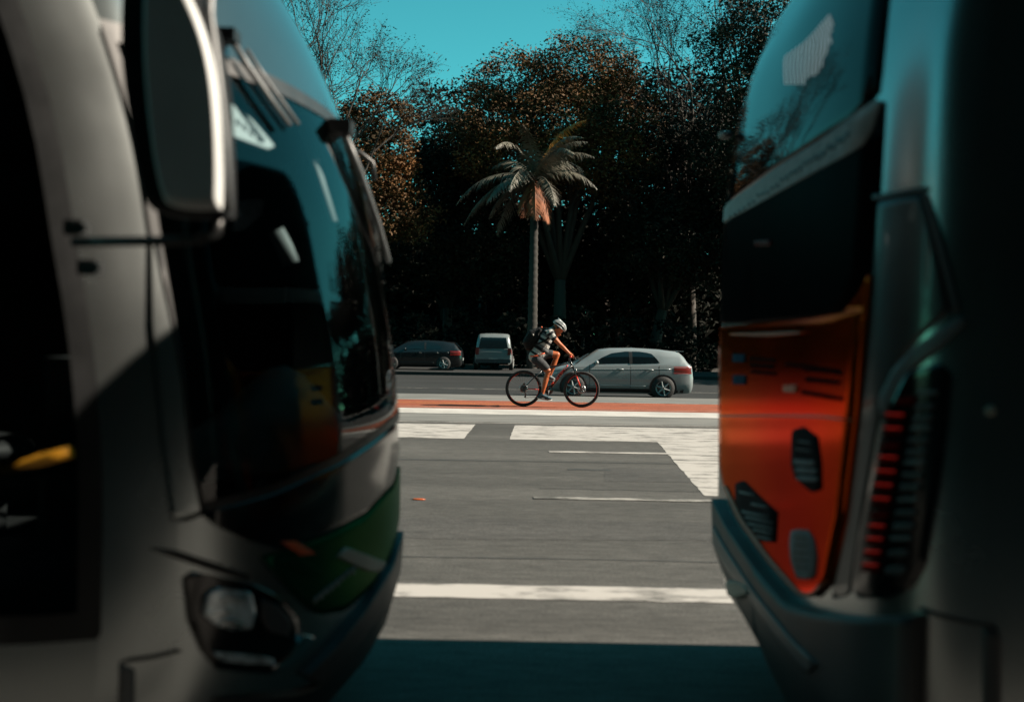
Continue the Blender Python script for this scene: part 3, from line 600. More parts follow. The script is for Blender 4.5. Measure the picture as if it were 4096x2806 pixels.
# corner panel, lamp cluster
SR.patch(SR.poly([(3500, 800), (3600, 785), (3685, 765), (3745, 950), (3815, 1235), (3700, 1330), (3600, 1430), (3540, 1560), (3500, 1750), (3450, 2050), (3400, 2380), (3330, 2395), (3400, 2060), (3450, 1650), (3483, 1300), (3500, 1085)]), .004, 'z', 50, 10).build('corner_panel', 'silver_dark', busR, OR)
SR.patch(SR.poly([(3498, 780), (3600, 765), (3690, 745), (3725, 752), (3715, 772), (3600, 788), (3498, 800)]), .007, 's', 14, 3).build('panel_gap', 'black', busR, OR)
SR.patch(SR.poly([(3690, 760), (3712, 770), (3775, 960), (3845, 1250), (3820, 1255), (3745, 970)]), .007, 'z', 20, 3).build('hatch_edge', 'dark_trim', busR, OR)
SR.patch(SR.poly([(3530, 1590), (3590, 1470), (3690, 1370), (3850, 1260), (3865, 1290), (3760, 1390), (3650, 1480), (3580, 1590), (3540, 1680)]), .012, 's', 20, 5, .014).build('lamp_brow', 'grey_trim', busR, OR)
tl = SR.patch(SR.poly([(3640, 1490), (3760, 1450), (3805, 1500), (3790, 1700), (3755, 1950), (3700, 2260), (3650, 2350), (3560, 2390), (3450, 2392), (3425, 2340), (3450, 2150), (3520, 1830), (3580, 1610)]), .014, 'z', 40, 12).build('tail_light', 'gloss_black', busR, OR)
for i, y in enumerate((1580, 1645, 1700, 1760, 1815, 1870, 1925, 1980, 2035, 2088, 2140, 2192, 2245)):
    f = (y - 1580) / 665; x = 3585 - 105 * f + (30 if i == 0 else 0)
    rl = SR.patch(SR.poly([(x, y), (x + 66, y + 3), (x + 58, y + 42), (x - 8, y + 39)], 3), .022, 'z', 5, 5, .012).build('red_segment', 'red_lens', tl, OR)
    if i not in (0, 3, 8): SR.patch(SR.poly([(x - 1, y + 6), (x + 65, y + 10), (x + 64, y + 14), (x - 2, y + 10)], 2), .025, 'z', 3, 5, .004).build('led_row', 'red_lit', rl, OR)
for i, y in enumerate((1560, 1612, 1655, 1700, 1745, 1790, 1838, 1885, 1930, 1985, 2035, 2085, 2140, 2195, 2260)):
    f = (y - 1560) / 700; x = 3690 - 118 * f
    SR.patch(SR.poly([(x, y), (x + 72, y + 1), (x + 66, y + 18 + (i % 3) * 8), (x - 6, y + 17 + (i % 3) * 8)], 3), .022, 'z', 4, 5, .012).build('clear_segment', 'grey_trim' if i % 3 == 0 else 'dark_trim', tl, OR)
# bumper
bp = SR.patch(SR.poly([(2888, 1990), (2950, 2105), (3080, 2282), (3200, 2415), (3330, 2450), (3480, 2465), (3600, 2460), (3690, 2440), (3700, 2600), (3690, 2900), (3250, 2900), (3100, 2580), (2965, 2350), (2895, 2180)]), .05, 's', 40, 12, .06).build('bumper', 'dark_trim', busR, OR)
SR.patch(SR.poly([(2900, 2100), (2960, 2200), (3080, 2370), (3240, 2560), (3340, 2650), (3300, 2690), (3180, 2560), (3060, 2400), (2950, 2260), (2900, 2170)]), .058, 's', 24, 6, .01).build('bumper_reflection_band', 'grey_trim', bp, OR)  # grey band standing in for the reflection along the bumper
SR.patch(SR.poly([(2958, 2325), (2990, 2318), (3045, 2340), (3060, 2380), (3010, 2390), (2970, 2370)]), .062, 'z', 6, 5, .02).build('reverse_light', 'beige', bp, OR)
SR.patch(SR.poly([(3680, 2420), (3760, 2450), (3880, 2480), (3985, 2498), (3985, 2510), (3880, 2494), (3750, 2466), (3680, 2436)]), .004, 's', 14, 2).build('panel_gap', 'black', busR, OR)
SR.patch(SR.poly([(3930, 2500), (3990, 2505), (4005, 2560), (4005, 2900), (3930, 2900)]), .003, 'z', 10, 3).build('side_joint', 'dark_trim', busR, OR)
q_, z_ = SR.hit(3960, 1640); pm = SR.pt(q_, z_, .006); MB().sphere(pm, (.014, .008, .014), 12, 8).build('side_marker', 'beige', busR, OR)
q_, z_ = SR.hit(2900, 545); pm = SR.pt(q_, z_, .03) + Vector((-.02, 0, 0)); MB().sphere(pm, (.035, .04, .02), 12, 8).build('clearance_lamp', 'sticker', busR, OR)
# rear LED number display behind the window
ld = MB()
edge = [(70, 3325, 3335), (95, 3300, 3340), (130, 3270, 3338), (170, 3230, 3334), (200, 3190, 3325), (225, 3150, 3310), (260, 3145, 3300), (290, 3145, 3285), (315, 3148, 3245), (345, 3150, 3220)]
for k in range(24):
    y = 68 + k * 11.6; x0 = interp([(a, b) for a, b, c in edge], y); x1 = interp([(a, c) for a, b, c in edge], y)
    for j in range(int((x1 - x0) / 15) + 1):
        x = x0 + j * 15; q_, z_ = SR.hit(x, y); p = SR.pt(q_, z_, .008); nx, ny = SR.base(q_)[2:]
        ld.box(p, (.003, .011, .0042))
lo_ = ld.build('led_matrix', 'led', busR, OR); lo_['kind'] = 'stuff'
bus_wheels(busR, OR, (4.6, 10.6))

# ------------------------------------------------------------------ bicycle
BK = at(2092.7, 1624.7, 21.3); BK.z = ZM
ZP = 709.0
def b5(x, y, wv=0.0): return Vector(((x - 503) / ZP, wv, (1458 - y + .0165 * (x - 503)) / ZP))
bike = empty('bicycle', BK)
tag(bike, 'black mountain bicycle with red lettering and disc brakes, ridden on the red path', 'bicycle')
WR = .388
def circle(c, r, n=48): return [c + Vector((r * math.cos(t), 0, r * math.sin(t))) for t in lin(0, 2 * math.pi, n)]
def bwheel(c, nm):
    t = MB().lathe([(WR - .045, -.018), (WR - .02, -.029), (WR - .004, -.018), (WR, 0), (WR - .004, .018), (WR - .02, .029), (WR - .045, .018), (WR - .045, -.018)], c, 'y', 64).build('wheel', 'rubber', bike)
    MB().lathe([(WR - .068, -.012), (WR - .045, -.016), (WR - .045, .016), (WR - .068, .012), (WR - .068, -.012)], c, 'y', 64).build('rim', 'bike_black', t)
    st = MB()
    for a, b in ((1.9, 2.7), (-.6, .5), (3.6, 4.6)):
        st.tube([c + Vector(((WR - .062) * math.cos(u), -.014, (WR - .062) * math.sin(u))) for u in lin(a, b, 14)], .007, 6)
    st.build('rim_stripe', 'bike_red', t)
    sp = MB()
    for k in range(28):
        a = 2 * math.pi * k / 28; o_ = .03 if k % 2 else -.03; a2 = a + (.5 if k % 4 < 2 else -.5)
        sp.tube([c + Vector((.025 * math.cos(a2), o_, .025 * math.sin(a2))), c + Vector(((WR - .06) * math.cos(a), 0, (WR - .06) * math.sin(a)))], .0014, 4, False)
    sp.build('spokes', 'steel', t)
    MB().lathe([(0, -.055), (.02, -.05), (.02, .05), (0, .055)], c, 'y', 14).build('hub', 'bike_black', t)
    dr = MB()
    dr.lathe([(.066, -.040), (.088, -.040), (.088, -.037), (.066, -.037), (.066, -.040)], c, 'y', 28)
    for k in range(6):
        a = k * math.pi / 3; dr.tube([c + Vector((.02 * math.cos(a), -.039, .02 * math.sin(a))), c + Vector((.07 * math.cos(a + .4), -.039, .07 * math.sin(a + .4)))], .004, 5)
    dr.build('disc_rotor', 'steel', t)
    return t
RH, FH = Vector((0, 0, WR)), Vector(((1383 - 503) / ZP, 0, WR))
bwheel(RH, 'rear'); bwheel(FH, 'front')
BB, SC, HT, HB = b5(885, 1205), b5(778, 905), b5(1196, 760), b5(1243, 862)
fr = MB()
fr.tube([BB, SC], .019, 10); fr.tube([SC + Vector((.0, 0, -.01)), b5(950, 858), HT + Vector((.01, 0, -.035))], [.019, .022, .024], 10)
fr.tube([HB + Vector((-.012, 0, .03)), b5(1080, 955), BB], [.027, .030, .028], 12); fr.tube([HT, HB], .026, 12)
for s_ in (-1, 1):
    fr.tube([RH + Vector((0, .062 * s_, 0)), b5(640, 1040, .05 * s_), SC + Vector((0, .02 * s_, -.02))], .011, 8)
    fr.tube([RH + Vector((0, .062 * s_, 0)), b5(690, 1196, .05 * s_), BB + Vector((0, .03 * s_, 0))], .012, 8)
fr.lathe([(0, -.04), (.028, -.04), (.028, .04), (0, .04)], BB, 'y', 16)
frame = fr.build('frame', 'bike_black', bike)
MB().tube([b5(575, 1187, -.075), b5(740, 1199, -.066)], .008, 6).build('chainstay_stripe', 'bike_red', frame)
MB().tube([b5(955, 1085, -.022), b5(920, 1125, -.026)], [.020, .010], 6).build('down_tube_stripe', 'bike_red', frame)
MB().tube([b5(1168, 830, -.022), b5(1145, 862, -.026)], [.012, .020], 6).build('down_tube_stripe', 'bike_red', frame)
# lettering on the down tube
cu = bpy.data.curves.new('lettering', 'FONT'); cu.body = 'GTSM1'; cu.size = .072; cu.extrude = .002; cu.offset = .002; cu.align_x = 'CENTER'; cu.align_y = 'CENTER'; cu.space_character = 1.02
to = bpy.data.objects.new('tmp', cu); COL.objects.link(to)
dg = bpy.context.evaluated_depsgraph_get(); me = bpy.data.meshes.new_from_object(to.evaluated_get(dg)); bpy.data.objects.remove(to)
lt = bpy.data.objects.new('lettering', me); COL.objects.link(lt); me.materials.clear(); me.materials.append(MT['bike_red']); lt.parent = frame
pa, pb = b5(985, 1055), b5(1150, 855); an = math.atan2((pb - pa).z, (pb - pa).x)
lt.matrix_local = Matrix.Translation((pa + pb) / 2 + Vector((0, -.031, 0))) @ Matrix.Rotation(-an, 4, 'Y') @ Matrix.Rotation(R(90), 4, 'X') @ Matrix.Scale((pb - pa).length / .235, 4, (1, 0, 0))
fk = MB()
fk.tube([HB, HB + (HB - HT).normalized() * .02], .03, 10)
for s_ in (-1, 1):
    c1 = HB + Vector((.01, .055 * s_, -.02)); c2 = FH + Vector((0, .058 * s_, 0))
    fk.tube([c1, c1.lerp(c2, .42)], .013, 8); fk.tube([c1.lerp(c2, .4), c2], [.019, .017], 8)
fk.box(HB + Vector((.005, 0, -.005)), (.04, .15, .035))
fork = fk.build('fork', 'bike_black', bike)
MB().tube([b5(1302, 1000, -.074), b5(1358, 1140, -.074)], .014, 8).build('fork_decal', 'bike_red', fork)
MB().tube([b5(1290, 880, -.06), b5(1305, 935, -.06)], .013, 8).build('fork_adjuster', 'steel', fork)
mg = MB(); mg.tube([b5(1275, 925), b5(1210, 945), b5(1150, 968), b5(1108, 992)], [.012, .016, .014, .006], 6, True, 2.6); mg.build('mudguard', 'dark_trim', bike)
hb = MB(); HC = b5(1215, 700)
hb.tube([HT, b5(1185, 735), HC + Vector((0, 0, -.02))], .018, 8); hb.tube([HC + Vector((-.02, -.33, 0)), HC + Vector((0, -.15, -.005)), HC + Vector((.0, .15, -.005)), HC + Vector((-.02, .33, .0))], .0145, 10)
for s_ in (-1, 1):
    hb.tube([HC + Vector((.01, .20 * s_, 0)), HC + Vector((.06, .21 * s_, -.01)), HC + Vector((.085, .27 * s_, -.035)), HC + Vector((.075, .31 * s_, -.055))], .008, 6)
handle = hb.build('handlebar', 'bike_black', bike)
for s_ in (-1, 1): MB().tube([HC + Vector((-.012, .23 * s_, 0)), HC + Vector((-.02, .335 * s_, 0))], .019, 10).build('grip', 'rubber', handle)
MB().lathe([(0, -.362), (.026, -.36), (.026, -.34), (0, -.335)], HC + Vector((-.02, 0, 0)), 'y', 12).build('grip_end', 'bike_red', handle)
cb = MB()
for y0, bulge in ((-.2, 0), (-.17, .02), (.2, .01)):
    a_ = HC + Vector((.06, y0, -.01)); b_ = b5(1255, 840)
    pts = [(1 - t) ** 2 * a_ + 2 * t * (1 - t) * (b5(1440 + bulge * 800, 720, y0 * .5)) + t * t * b_ for t in lin(0, 1, 14)]; cb.tube(pts, .0035, 5)
cb.build('cables', 'rubber', handle)
sd = MB(); sd.tube([SC, b5(752, 862)], .014, 8); sd.sphere(b5(735, 848), (.13, .065, .028), 14, 8); sd.build('saddle', 'rubber', bike)
cr = MB().lathe([(.055, -.055), (.094, -.056), (.098, -.052), (.094, -.048), (.055, -.049), (.055, -.055)], BB, 'y', 32); cr.lathe([(0, -.06), (.06, -.058), (.06, -.05), (0, -.048)], BB, 'y', 20)
ck = cr.build('chainring', 'bike_black', bike)
PN, PF = b5(868, 1332, -.13), b5(903, 1082, .13)
MB().tube([BB + Vector((0, -.07, 0)), PN + Vector((0, .05, 0))], [.016, .012], 8).build('crank', 'dark_trim', bike)
MB().tube([BB + Vector((0, .07, 0)), PF + Vector((0, -.05, 0))], [.016, .012], 8).build('crank', 'dark_trim', bike)
for p in (PN, PF): MB().box(p, (.09, .10, .02)).build('pedal', 'black', bike)
rd = MB().lathe([(0, -.05), (.06, -.049), (.064, -.045), (.05, -.03), (.03, -.025), (0, -.02)], RH, 'y', 24); rd.build('cassette', 'dark_trim', bike)
de = MB(); de.tube([b5(505, 1200, -.07), b5(530, 1250, -.075), b5(535, 1300, -.07)], [.014, .012, .014], 6); de.lathe([(0, -.008), (.022, -.008), (.022, .008), (0, .008)], b5(530, 1308, -.06), 'y', 12)
de.tube([b5(492, 1120, -.05), b5(515, 1105, -.05), b5(530, 1130, -.05)], .014, 6); de.build('derailleur', 'bike_black', bike)
ch = MB(); ch.tube([b5(505, 1140, -.047), b5(885, 1138, -.052)], .004, 5); ch.tube([b5(530, 1325, -.055), b5(720, 1305, -.053), b5(880, 1276, -.052)], .004, 5); ch.build('chain', 'steel', bike)

# ------------------------------------------------------------------ cyclist: one remeshed body, clothes grown the same way
def blob(name, segs, m, voxel, parent=None, smooth=4, it=None):
    b = MB()
    for sg in segs:
        p0, r0, p1, r1 = sg[:4]; sq = sg[4] if len(sg) > 4 else 1.0
        p0, p1 = Vector(p0), Vector(p1); d = p1 - p0
        zax = d.normalized() if d.length > 1e-5 else Vector((0, 0, 1))
        side = Vector((0, 1, 0)); a = side - zax * side.dot(zax); a = a.normalized() if a.length > 1e-3 else zax.orthogonal().normalized(); c = zax.cross(a)
        prof = [(-r0 * math.cos(t), r0 * math.sin(t)) for t in lin(0, math.pi / 2, 5)] + [(d.length + r1 * math.sin(t), r1 * math.cos(t)) for t in lin(0, math.pi / 2, 5)]
        n = 16; vs = [p0 + zax * h + (a * math.cos(2 * math.pi * j / n) * sq + c * math.sin(2 * math.pi * j / n)) * max(r, 1e-4) for h, r in prof for j in range(n)]; k = len(prof)
        b.add(vs, [(i * n + j, i * n + (j + 1) % n, (i + 1) * n + (j + 1) % n, (i + 1) * n + j) for i in range(k - 1) for j in range(n)], True)
        b.add(vs[:n], [tuple(reversed(range(n)))]); b.add(vs[-n:], [tuple(range(n))])
    o = b.build(name + '_src', m)
    md = o.modifiers.new('r', 'REMESH'); md.mode = 'VOXEL'; md.voxel_size = voxel; md.use_smooth_shade = True
    ms = o.modifiers.new('s', 'SMOOTH'); ms.factor = .5; ms.iterations = smooth
    dg = bpy.context.evaluated_depsgraph_get(); me = bpy.data.meshes.new_from_object(o.evaluated_get(dg))
    bpy.data.objects.remove(o); r_ = bpy.data.objects.new(name, me); COL.objects.link(r_)
    me.polygons.foreach_set('use_smooth', [True] * len(me.polygons))
    if parent: r_.parent = parent
    return r_
SHN, SHF = b5(890, 350, -.19), b5(905, 345, .19)          # shoulders
ELN, ELF = b5(1035, 515, -.25), b5(1045, 505, .25)
WRN, WRF = b5(1180, 652, -.27), b5(1190, 640, .27)
HDN, HDF = b5(1212, 690, -.28), b5(1218, 672, .28)
HPN, HPF = b5(690, 745, -.10), b5(705, 735, .10)
KNN, KNF = b5(872, 915, -.13), b5(1005, 672, .13)
ANN, ANF = b5(795, 1245, -.13), b5(905, 985, .13)
PEL, CHE, NECK = b5(680, 700), b5(850, 390), b5(925, 310)
HEAD = b5(1012, 285); CHIN = b5(985, 385)
def fingers(h, s_):
    out = []
    fw = Vector((.8, 0, -.6)); side = Vector((0, s_, 0))
    palm0, palm1 = h + Vector((-.035, 0, .035)), h + Vector((.0, 0, .012))
    out.append((palm0, .026, palm1, .030, 1.35))
    for i, ln in enumerate((.030, .036, .034, .026)):
        rt = h + Vector((.012, 0, .012)) + side * (-.032 + .021 * i)
        k1 = rt + Vector((.030, 0, -.004)); k2 = k1 + Vector((.006, 0, -ln)); k3 = k2 + Vector((-.024, 0, -.010))
        out += [(rt, .0105, k1, .010), (k1, .010, k2, .0092), (k2, .0092, k3, .008)]
    th = h + Vector((-.022, 0, .012)) - side * .034
    out += [(th, .013, th + Vector((.004, 0, -.03)) - side * .012, .011), (th + Vector((.004, 0, -.03)) - side * .012, .011, th + Vector((.034, 0, -.045)) - side * .004, .009)]
    return out
segs = [
    (PEL, .125, b5(760, 560), .125, 1.25), (b5(760, 560), .125, CHE, .135, 1.3), (CHE, .115, NECK, .075, 1.5), (SHN, .062, CHE, .09), (SHF, .062, CHE, .09),
    (NECK, .058, b5(965, 300), .056), (b5(965, 300), .056, b5(985, 300), .06),
    (HEAD + Vector((-.02, 0, .03)), .098, HEAD + Vector((.03, 0, .01)), .094, .82), (HEAD + Vector((.015, 0, -.04)), .078, b5(1000, 365), .047, .85),
    (b5(1052, 330), .030, b5(1040, 352), .016, .9), (b5(1040, 352), .016, b5(1046, 374), .016), (b5(1000, 372), .036, b5(1008, 388), .020, 1.0), (b5(1020, 384), .015, b5(1026, 386), .012, 1.6),
    (b5(978, 292, -.083), .022, b5(985, 312, -.083), .016, .5), (b5(978, 292, .083), .022, b5(985, 312, .083), .016, .5),
    (b5(1030, 340, -.048), .024, b5(1015, 358, -.045), .022, .7), (b5(1030, 340, .048), .024, b5(1015, 358, .045), .022, .7),
    (SHN, .060, b5(960, 435, -.225), .052), (b5(960, 435, -.225), .052, ELN, .041), (ELN, .041, b5(1095, 570, -.262), .043), (b5(1095, 570, -.262), .043, WRN, .026),
    (SHF, .060, ELF, .043), (ELF, .043, b5(1100, 560, .262), .043), (b5(1100, 560, .262), .043, WRF, .026),
    (WRN, .026, HDN, .026), (WRF, .026, HDF, .026),
    (HPN, .10, b5(790, 830, -.12), .085), (b5(790, 830, -.12), .085, KNN, .062), (KNN, .062, b5(858, 975, -.13), .052), (b5(858, 975, -.13), .052, b5(832, 1065, -.13), .060), (b5(832, 1065, -.13), .060, ANN, .034),
    (HPF, .10, b5(860, 660, .12), .088), (b5(860, 660, .12), .088, KNF, .066), (KNF, .066, b5(985, 745, .13), .055), (b5(985, 745, .13), .055, b5(955, 830, .13), .062), (b5(955, 830, .13), .062, ANF, .034),
    (ANN, .034, b5(790, 1280, -.13), .034), (b5(790, 1280, -.13), .034, b5(880, 1315, -.13), .030), (ANF, .034, b5(900, 1010, .13), .034), (b5(900, 1010, .13), .034, b5(965, 1045, .13), .028)]
segs += fingers(HDN, -1) + fingers(HDF, 1)
person = blob('person', segs, 'skin', .0075, None, 3); person.location = BK
tag(person, 'cyclist in striped shirt, dark shorts and silver helmet, leaning over the handlebar', 'person')
EY = person
for s_ in (-1, 1): MB().sphere(b5(1034, 347, .037 * s_), (.010, .008, .007), 8, 6).build('eye', 'hair', person)
# clothes
def stripe_mat(name, p0, p1, bands):
    m = bpy.data.materials.new(name); m.use_nodes = True; t = m.node_tree; b = t.nodes['Principled BSDF']; L = t.links.new
    tc = t.nodes.new('ShaderNodeTexCoord'); v = t.nodes.new('ShaderNodeVectorMath'); v.operation = 'SUBTRACT'; v.inputs[1].default_value = p0; L(tc.outputs['Object'], v.inputs[0])
    d = t.nodes.new('ShaderNodeVectorMath'); d.operation = 'DOT_PRODUCT'; ax = (Vector(p1) - Vector(p0)); d.inputs[1].default_value = ax / ax.length_squared; L(v.outputs[0], d.inputs[0])
    cr_ = t.nodes.new('ShaderNodeValToRGB'); cr_.color_ramp.interpolation = 'CONSTANT'; L(d.outputs['Value'], cr_.inputs[0])
    C = {'l': (.28, .27, .255, 1), 'm': (.075, .078, .08, 1), 'd': (.007, .009, .011, 1)}
    el = cr_.color_ramp.elements
    while len(el) > 1: el.remove(el[-1])
    el[0].position = 0; el[0].color = C[bands[0][1]]
    for pos, c in bands[1:]: e = el.new(pos); e.color = C[c]
    L(cr_.outputs['Color'], b.inputs['Base Color']); b.inputs['Roughness'].default_value = .85; b.inputs['Specular IOR Level'].default_value = .2
    n = t.nodes.new('ShaderNodeTexNoise'); n.inputs['Scale'].default_value = 16; n.inputs['Detail'].default_value = 3; L(tc.outputs['Object'], n.inputs['Vector'])
    bp_ = t.nodes.new('ShaderNodeBump'); bp_.inputs['Strength'].default_value = .8; bp_.inputs['Distance'].default_value = .03; L(n.outputs['Fac'], bp_.inputs['Height']); L(bp_.outputs['Normal'], b.inputs['Normal'])
    return m
MT['shirt'] = stripe_mat('striped_shirt', b5(640, 690), b5(880, 300), [(0, 'l'), (.06, 'd'), (.13, 'l'), (.26, 'd'), (.36, 'm'), (.46, 'l'), (.56, 'd'), (.66, 'l'), (.74, 'm'), (.82, 'd'), (.90, 'l')])
MT['sleeve'] = stripe_mat('striped_sleeve', b5(865, 310), b5(950, 430), [(0, 'l'), (.22, 'd'), (.50, 'l'), (.84, 'd')])
blob('shirt', [(PEL + Vector((-.005, 0, 0)), .150, b5(755, 565), .145, 1.22), (b5(755, 565), .145, CHE, .148, 1.28), (CHE, .128, b5(905, 325), .095, 1.5), (SHN, .070, CHE, .095), (SHF, .070, CHE, .095), (b5(800, 600, -.04), .10, b5(850, 545, -.03), .06), (b5(770, 640, .0), .11, b5(825, 620), .07, 1.3), (b5(860, 460), .09, b5(880, 470), .05, 1.4)], 'shirt', .011, person, 2)
blob('sleeve', [(SHN + Vector((-.005, -.002, .005)), .076, b5(948, 425, -.222), .066)], 'sleeve', .008, person, 2)
blob('sleeve', [(SHF + Vector((-.005, .002, .005)), .076, b5(955, 418, .222), .066)], 'sleeve', .008, person, 2)
blob('shorts', [(HPN, .112, b5(790, 825, -.12), .098), (b5(790, 825, -.12), .098, b5(838, 868, -.128), .082), (HPF, .112, b5(850, 660, .12), .10), (b5(850, 660, .12), .10, b5(905, 662, .125), .092), (b5(690, 735, -.05), .125, b5(690, 735, .05), .125), (b5(650, 700), .10, b5(735, 690), .10, 1.4)], 'shorts', .010, person, 2)
blob('shoe', [(b5(745, 1300, -.13), .040, b5(800, 1290, -.13), .045), (b5(800, 1290, -.13), .045, b5(870, 1318, -.13), .040, 1.1), (b5(870, 1318, -.13), .040, b5(920, 1335, -.13), .026, 1.3), (b5(775, 1265, -.13), .038, b5(785, 1255, -.13), .036)], 'shoe', .007, person, 2)
MB().tube([b5(712, 1322, -.13), b5(800, 1340, -.13), b5(870, 1352, -.13), b5(938, 1352, -.13)], [.012, .015, .015, .010], 10, True, 2.8).build('sole', 'sole', person)
blob('shoe', [(b5(893, 1010, .13), .040, b5(905, 1015, .13), .045), (b5(905, 1015, .13), .045, b5(960, 1045, .13), .035, 1.1)], 'shoe_grey', .007, person, 2)
MB().tube([b5(868, 1045, .13), b5(920, 1058, .13), b5(985, 1072, .13)], [.010, .014, .010], 10, True, 2.8).build('sole', 'sole', person)
blob('hair', [(b5(965, 285), .088, b5(1005, 262), .098, .84), (b5(958, 310), .055, b5(965, 300), .06, 1.0)], 'hair', .010, person, 2)
# helmet: shell with raised ribs and dark vents
hc = b5(1037, 236); hax = Vector((.62, 0, .78)).normalized(); hfw = Vector((.78, 0, -.62))
hm = MB(); rows = []
for i in range(9):
    th = (i / 8) * math.pi * .53
    rows.append([hc + hfw * (.150 * math.sin(th) * math.cos(ph)) + Vector((0, 1, 0)) * (.098 * math.sin(th) * math.sin(ph)) + hax * (.105 * math.cos(th) - .02) for ph in lin(0, 2 * math.pi, 24)])
helm = hm.grid(rows).build('helmet', 'black', person)
for k, a in enumerate((-1.15, -.72, -.28, .28, .72, 1.15)):
    pts = []
    for t in lin(-1.62, 1.62, 14):
        pts.append(hc + hfw * (.158 * math.sin(t)) * (1 if abs(a) < 1 else .92) + hax * (.112 * math.cos(t) * math.cos(a * .95) - .015) + Vector((0, 1, 0)) * (.104 * math.sin(a) * (math.cos(t * .75) * .9 + .1)))
    MB().tube(pts, [.006] + [.0135] * 13 + [.006], 8).build('helmet_rib', 'helmet', helm)
bnd = [hc + hfw * (.154 * math.cos(p_)) + Vector((0, 1, 0)) * (.102 * math.sin(p_)) + hax * -.022 for p_ in lin(0, 2 * math.pi, 28)]
MB().tube(bnd, .013, 8, False).build('helmet_rim', 'helmet', helm)
hp = hc - hfw * .10 + hax * .09; MB().tube([hc + hax * .085 - hfw * .02, hp, hp - hfw * .035 + hax * .02], [.03, .022, .006], 8).build('helmet_tail', 'helmet', helm)
MB().tube([b5(975, 300, -.09), b5(972, 345, -.075), b5(985, 395, -.03), b5(985, 395, .03), b5(972, 345, .075)], .005, 5).build('chin_strap', 'black', helm)
MB().tube([b5(590, 690, -.135), b5(640, 692, -.168), b5(720, 688, -.185)], [.010, .014, .014], 8).build('waistband', 'belt_orange', person)
MB().tube([b5(735, 672, -.185), b5(815, 648, -.165)], [.013, .009], 8).build('waistband', 'belt_orange', person)
# backpack
bpk = blob('backpack', [(b5(575, 545), .095, b5(560, 480), .115, 1.35), (b5(560, 480), .115, b5(620, 380), .125, 1.3), (b5(620, 380), .125, b5(725, 315), .085, 1.3), (b5(625, 500), .10, b5(690, 400), .10, 1.4)], 'pack', .012, None, 2)
bpk.location = BK
tag(bpk, 'black backpack worn by the cyclist', 'backpack')
for s_ in (-1, 1):
    MB().tube([b5(745, 275, .11 * s_), b5(830, 270, .135 * s_), b5(890, 300, .15 * s_), b5(895, 400, .195 * s_), b5(800, 470, .205 * s_), b5(650, 520, .17 * s_)], [.012, .014, .014, .014, .013, .010], 8, True, 1.6).build('shoulder_strap', 'pack', bpk)
    MB().tube([b5(655, 525, .17 * s_), b5(740, 590, .195 * s_), b5(840, 635, .12 * s_)], .009, 6).build('waist_strap', 'pack', bpk)
MB().sphere(b5(762, 258), (.020, .018, .022), 10, 8).build('clip_light', 'belt_orange', bpk)
MB().tube([b5(632, 360, -.15), b5(640, 385, -.15)], .010, 6).build('reflector', 'sole', bpk)
MB().tube([b5(515, 425, -.10), b5(560, 350, -.12), b5(640, 300, -.10), b5(720, 278, -.06)], .004, 5).build('zip', 'dark_trim', bpk)

# ------------------------------------------------------------------ cars
def car_mesh(stn, wide):
    """stn: x, z_bottom, z_belt, z_top, roof half width factor"""
    rows = []
    for x, zb, zl, zt, kb, kr in stn:
        W = wide / 2 * kb
        half = [(W * .86, zb), (W * .97, zb + .10), (W * 1.0, zb + .28), (W * .995, (zl + zb + .28) / 2), (W * .97, zl - .03), (W * .95, zl)]
        if zt - zl > .05: half += [(W * (.95 + kr) / 2 + .015, zl + (zt - zl) * .5), (W * kr, zt - .06), (W * kr * .88, zt - .015), (W * kr * .5, zt)]
        else: half += [(W * .90, zl + (zt - zl) * .3), (W * .80, zl + (zt - zl) * .6), (W * .6, zl + (zt - zl) * .85), (W * .3, zt)]
        rows.append([Vector((x, -w_, z)) for w_, z in half] + [Vector((x, 0, zt + .006))] + [Vector((x, w_, z)) for w_, z in half[::-1]])
    m = MB(); m.grid(rows)
    for r_ in (rows[0], rows[-1]): m.add(r_, [tuple(range(len(r_)))])
    return m, rows
def side_pt(rows, x, z, off, s_):
    """point on the body side at x, height z"""
    xs = [r_[0].x for r_ in rows]
    for a, b in zip(rows, rows[1:]):
        if (a[0].x - x) * (b[0].x - x) <= 0 and abs(a[0].x - b[0].x) > 1e-6:
            f = (x - a[0].x) / (b[0].x - a[0].x)
            r_ = [p.lerp(q, f) for p, q in zip(a, b)][:11]
            for p, q in zip(r_, r_[1:]):
                if p.z <= z <= q.z: g = (z - p.z) / max(1e-6, q.z - p.z); y = p.y + (q.y - p.y) * g; return Vector((x, s_ * (-(y) * -1 - off) if s_ > 0 else -(y - off), z)) if False else Vector((x, (y - off) if s_ < 0 else -(y - off), z))
    return Vector((x, s_ * .8, z))
def side_patch(rows, pg, off, s_, n=12, cols=8):
    zs = [p[1] for p in pg]; lo_, hi_ = min(zs), max(zs); R_ = []
    for i in range(n + 1):
        z = lo_ + (hi_ - lo_) * (.01 + .98 * i / n); xs = [a[0] + (b[0] - a[0]) * (z - a[1]) / (b[1] - a[1]) for a, b in zip(pg, pg[1:] + pg[:1]) if (a[1] - z) * (b[1] - z) < 0]
        if len(xs) < 2: continue
        x0, x1 = min(xs), max(xs); R_.append([side_pt(rows, x0 + (x1 - x0) * j / cols, z, off, s_) for j in range(cols + 1)])
    m = MB(); m.grid(R_); return m
